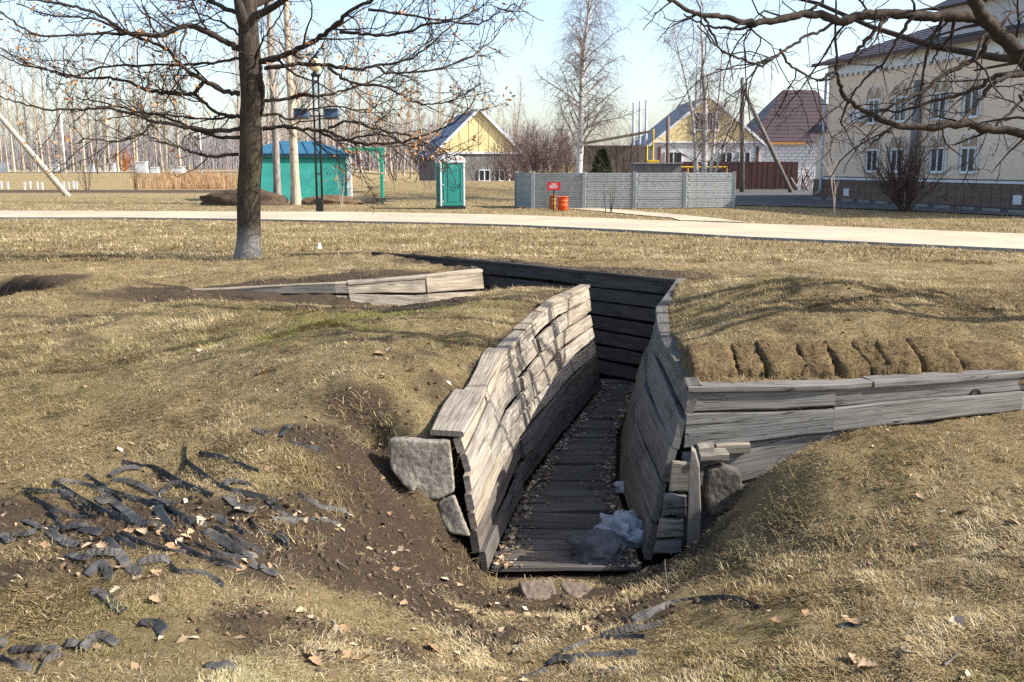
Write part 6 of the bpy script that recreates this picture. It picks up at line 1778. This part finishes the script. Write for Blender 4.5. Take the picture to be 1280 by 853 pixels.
def tufts():
    """taller tussocks"""
    rg = np.random.default_rng(6); spots = [(395, 600, 45), (360, 575, 25), (415, 625, 35), (365, 590, 30), (445, 600, 20), (960, 655, 30), (1050, 680, 28), (930, 690, 25), (905, 640, 40), (920, 615, 35), (940, 595, 35), (1120, 700, 20), (480, 540, 15), (430, 520, 12), (460, 512, 12), (300, 545, 20), (1180, 690, 15), (1090, 760, 20), (340, 660, 12), (380, 680, 12), (560, 700, 14), (600, 720, 10), (820, 735, 20), (860, 715, 25), (790, 745, 16), (1265, 805, 25), (980, 660, 20), (740, 760, 14)]
    X = []; 
    for u, v, k in spots:
        g = on_ground(u, v); n = k * 9
        a = rg.normal(0, .07, (n, 2)); X.append(np.column_stack([g[0] + a[:, 0], g[1] + a[:, 1]]))
    X = np.concatenate(X); m = len(X)
    ok = ~in_poly(X[:, 0], X[:, 1], TRENCH); X = X[ok]; m = len(X)
    V, Fq, rb = blades(np.column_stack([X, gz(X[:, 0], X[:, 1])]), rg.uniform(.05, .12, m), rg.uniform(.0025, .005, m), rg.uniform(.2, 1.0, m), rg.uniform(0, 6.28, m), np.clip(rg.normal(.58, .2, m), 0, 1), True)
    tag(link("tussocks", np_mesh("tussocks", V, Fq, attrs={"rnd": rb}), M_GRASS), "taller dry tussocks on the banks by the trench mouth", "grass", kind="stuff")
tufts()
def wall_fringe():
    """dry stalks hanging over the edge of the boards"""
    rg = np.random.default_rng(16); X = []
    for ln, n, off in ((LT, 700, -.20), (RT, 600, .13), (FT, 900, .0), (KT, 900, .12), (CT, 500, .12)):
        P = Line(ln); s = rg.random(n); p = P(s); d = np.array(ln[-1][:2]) - np.array(ln[0][:2]); d = unit(d); nrm = np.array([d[1], -d[0]])
        q = p[:, :2] + nrm * (off + rg.normal(0, .05, n))[:, None]
        X.append(q)
    X = np.concatenate(X); ok = ~in_poly(X[:, 0], X[:, 1], TRENCH) & ~((np.abs(X[:, 0] - 3) < 2.6) & (X[:, 1] < 7.5) & (X[:, 1] > 6.9) & (X[:, 0] > 1.3)); X = X[ok]; m = len(X)
    V, Fq, rb = blades(np.column_stack([X, gz(X[:, 0], X[:, 1]) - .01]), rg.uniform(.05, .13, m), rg.uniform(.003, .006, m), rg.uniform(.1, .9, m), rg.uniform(0, 6.28, m), np.clip(rg.normal(.5, .2, m), 0, 1), True)
    tag(link("edge_stalks", np_mesh("edge_stalks", V, Fq, attrs={"rnd": rb}), M_GRASS), "dry stalks along the edges of the plank walls", "grass", kind="stuff")
wall_fringe()
def reeds():
    rg = np.random.default_rng(26); n = 7000
    u = 245 + 62 * np.clip(rg.normal(0, .5, n), -1.2, .9); Y = rg.uniform(82, 100, n); X = (u - 640) / FPX * Y
    V, Fq, rb = blades(np.column_stack([X, Y, height(X, Y, False) - .05]), rg.uniform(.3, 1.0, n) * (.5 + .9 * vnoise(u * .12, Y * .3)), rg.uniform(.02, .05, n), rg.uniform(1.1, 1.5, n), rg.uniform(0, 6.28, n), rg.random(n), False)
    t = NT("rusty_reed"); b = t.bsdf(.9, .1); t.l(t.ramp(t.attr("rnd"), [(0, (.22, .125, .06)), (1, (.48, .32, .18))]), b.inputs["Base Color"])
    tag(link("reeds", np_mesh("reeds", V, Fq, attrs={"rnd": rb}), t.m), "rusty dry reeds beyond the lawn left of the oak", "reeds", kind="stuff")
reeds()

t = NT("dead_leaf"); b = t.bsdf(.8, .2); r = t.rnd(); t.l(t.mix(t.noise(t.obj(), 30, 3), t.ramp(r, [(0, (.22, .13, .065)), (.4, (.36, .25, .145)), (.75, (.50, .40, .28)), (1, (.60, .52, .41))]), (.30, .19, .11)), b.inputs["Base Color"]); M_LEAF = t.m
def leaf_mesh(seed):
    """curled lobed oak leaf"""
    rg = np.random.default_rng(seed); n = 9; half = [.05, .28, .2, .42, .3, .5, .36, .3, .04]; V = []; F = []
    c1, c2 = rg.uniform(.5, 1.6), rg.uniform(.6, 1.8)
    for i in range(n):
        x = i / (n - 1); h = half[i] * rg.uniform(.85, 1.15)
        z0 = .25 * c1 * (x - .5) ** 2
        for q in (-1, 0, 1):
            V.append((x - .5, q * h * .9, z0 + abs(q) * h * .5 * c2 + rg.normal(0, .015)))
    for i in range(n - 1):
        for q in range(2):
            a = i * 3 + q; F.append((a, a + 1, a + 4, a + 3))
    me = np_mesh("leaf", np.array(V), np.array(F), True); me.materials.append(M_LEAF); return me
LEAVES = [leaf_mesh(k) for k in range(5)]
def leaf(u, v, size, k, label, grp, rg, z=None):
    g = on_ground(u, v) if z is None else at_z(u, v, z)
    o = bpy.data.objects.new("dead_leaf", LEAVES[k % 5]); COL.objects.link(o)
    o.location = (g[0], g[1], g[2] + .008); o.scale = (size, size, size); o.rotation_euler = (rg.uniform(-.5, .5), rg.uniform(-.5, .5), rg.uniform(0, 6.28)); tag(o, label, "leaf", grp)
rg = random.Random(12)
for k, (u, v) in enumerate([(376, 767), (366, 778), (492, 697), (470, 703), (545, 735), (556, 728), (505, 760), (540, 815), (590, 770), (625, 745), (640, 770), (385, 825), (395, 832), (430, 790), (455, 830), (600, 745), (615, 762), (520, 790), (575, 735), (488, 650), (500, 690)]):
    leaf(u, v, rg.uniform(.045, .08), k, "curled pale dead leaf on the bare soil left of the trench mouth", "dead leaves on the bare soil", rg)
for k, (u, v) in enumerate([(238, 668), (250, 655), (263, 655), (294, 652), (297, 662), (300, 645), (352, 628), (360, 635), (383, 648), (386, 655), (345, 632), (190, 665), (195, 720), (160, 668), (178, 672), (120, 680), (128, 690), (302, 715), (225, 680), (232, 676), (195, 755), (145, 745), (65, 750), (215, 690), (240, 690), (372, 645), (395, 650), (330, 640), (170, 665), (200, 670), (185, 725), (172, 730), (150, 712), (110, 690), (212, 685), (220, 692), (236, 684), (310, 655)]):
    leaf(u, v, rg.uniform(.04, .075), k, "pale dead leaf caught among the torn plastic strips", "dead leaves among the plastic strips", rg)
for k, (u, v) in enumerate([(1068, 784), (970, 783), (1197, 785), (1205, 643), (1150, 690), (1265, 660), (1062, 827), (940, 560), (1150, 625), (1255, 690), (1010, 770), (1085, 840)]):
    leaf(u, v, rg.uniform(.05, .09), k, "pale dead leaf on the right foreground grass", "dead leaves on the right grass", rg)
for k, (u, v) in enumerate([(475, 446), (512, 466), (486, 442), (250, 440), (330, 470), (440, 540)]):
    leaf(u, v, rg.uniform(.06, .11), k, "pale dead leaf on the left mound", "dead leaves on the left mound", rg)
def litter():
    rg = np.random.default_rng(36); P = []
    L, Rr = Line(LB), Line(RB)
    for k in range(1300):        # along both sides of the trench floor
        y = 6.6 + 6.8 * rg.random() ** 1.3; l = np.interp(y, L.P[:, 1], L.P[:, 0]); r_ = np.interp(y, Rr.P[:, 1], Rr.P[:, 0]); e = abs(rg.normal(0, .09)); x = l + .03 + e if rg.random() < .5 else r_ - .03 - e
        if x < l or x > r_: continue
        P.append((x, y, -.79 - .025 * (y - 6.5) + .012 + .03 * max(0, .12 - e)))
    x, y = in_view(rg, 5200, 3.4, 11); ok = ~in_poly(x, y, TRENCH) & ~cliff(x, y) & (rg.random(5200) < .07 + .45 * bz(x, y)); x, y = x[ok], y[ok]
    P = np.concatenate([np.array(P), np.column_stack([x, y, gz(x, y) + .008])]); n = len(P)
    a = rg.uniform(0, 6.28, n); s = rg.uniform(.010, .032, n); ti = rg.normal(0, .35, (n, 2))
    d = np.stack([np.cos(a), np.sin(a), ti[:, 0]], 1) * s[:, None]; e = np.stack([-np.sin(a), np.cos(a), ti[:, 1]], 1) * (s * rg.uniform(.3, .7, n))[:, None]
    V = np.stack([P - d, P - e + [0, 0, .004], P + d, P + e + [0, 0, .006]], 1).reshape(-1, 3)
    t = NT("leaf_crumbs"); b = t.bsdf(.85, .15); t.l(t.ramp(t.attr("rnd"), [(0, (.10, .06, .035)), (.5, (.28, .18, .10)), (.85, (.45, .34, .22)), (1, (.6, .5, .38))]), b.inputs["Base Color"])
    tag(link("leaf_litter", np_mesh("leaf_litter", V, np.arange(4 * n).reshape(-1, 4), attrs={"rnd": np.repeat(rg.random(n), 4)}), t.m), "crumbled brown leaf litter on the soil and trench floor", "leaf litter", kind="stuff")
litter()
def clods():
    rg = np.random.default_rng(46); x, y = in_view(rg, 34000, 3.4, 18); ok = ~in_poly(x, y, TRENCH) & ~cliff(x, y) & (rg.random(34000) < 1.3 * bz(x, y) - .25); x, y = x[ok], y[ok]; n = len(x)
    oct_ = np.array([(1, 0, 0), (0, 1, 0), (-1, 0, 0), (0, -1, 0), (0, 0, 1), (0, 0, -1)], float); Fo = np.array([(0, 1, 4), (1, 2, 4), (2, 3, 4), (3, 0, 4), (1, 0, 5), (2, 1, 5), (3, 2, 5), (0, 3, 5)])
    s = .004 + .026 * rg.random(n) ** 3
    V = (np.column_stack([x, y, gz(x, y)])[:, None, :] + oct_[None] * s[:, None, None] * rg.uniform(.6, 1.3, (n, 6, 1))).reshape(-1, 3)
    Fq = (Fo[None] + np.arange(n)[:, None, None] * 6).reshape(-1, 3)
    tag(link("soil_clods", np_mesh("soil_clods", V, Fq), M_GROUND_SOIL), "small clods of dark soil on the bare banks", "soil", kind="stuff")
M_GROUND_SOIL = simple("dark_soil", (.10, .073, .05), (.045, .032, .022), 12, .95, .1, .5, .01, 'pos')
clods()
def sticks():
    rg = np.random.default_rng(56)
    for k, (u0, v0, u1, v1, lab) in enumerate([(835, 745, 826, 705, "thin dry stalk standing at the right of the trench mouth"), (1125, 815, 1140, 840, "short dark stick on the right foreground grass"), (1180, 838, 1200, 826, "pale thin stick at the bottom right"), (415, 780, 435, 800, "short twig on the bare soil slope"), (420, 710, 436, 722, "pale straight stick on the slope below the tuft"), (640, 820, 655, 800, "small twig at the bottom centre")]):
        a = on_ground(u0, v0); b = on_ground(u1, v1); b[2] += .02; a[2] += .012
        if k == 0: b = a + np.array([-.03, .02, .2])
        P = walk(rg, a, b - a, np.linalg.norm(b - a), 6, .06, 0); T = Tubes(); T.add(P - a, np.linspace(.008, .003, 7) if k else np.linspace(.005, .003, 7), 5)
        o = T.build("stick", M_OLDWOOD, None); o.location = a; tag(o, lab, "stick")
sticks()
def heap(name, u, v, Y, s, label, mat, seed):
    o = lump(name, u, v, 0, s, mat, label, "heap", seed, 2.2, .28, .1, 4); p = at_y(u, v, Y); o.location = (p[0], Y, -.02)
heap("soil_heap", 305, 254, 50, (2.1, 1.0, .75), "dark heap of dug soil behind the oak trunk", M_GROUND_SOIL, 1.5)
heap("soil_heap", 412, 253, 51, (1.6, .9, .42), "low brown soil heap in front of the kiosk wall, right of the lamp", simple("brown_soil", (.17, .115, .07), (.09, .06, .035), 5, .95, .1, .5, .03), 4.5)
def debris():
    p = at_y(455, 252, 51); root = empty("board_pile", (p[0], 51, 0)); tag(root, "low pile of dark boards between the kiosk and the green frame post", "board pile"); rg = random.Random(3)
    for k in range(7): MB().bar((rg.uniform(-.6, 0), rg.uniform(-.3, .3), .06 + .05 * k), (rg.uniform(.6, 1.6), rg.uniform(-.3, .3), .05 + .045 * k), .16, .04).build("board", M_OLDWOOD, root)
debris()
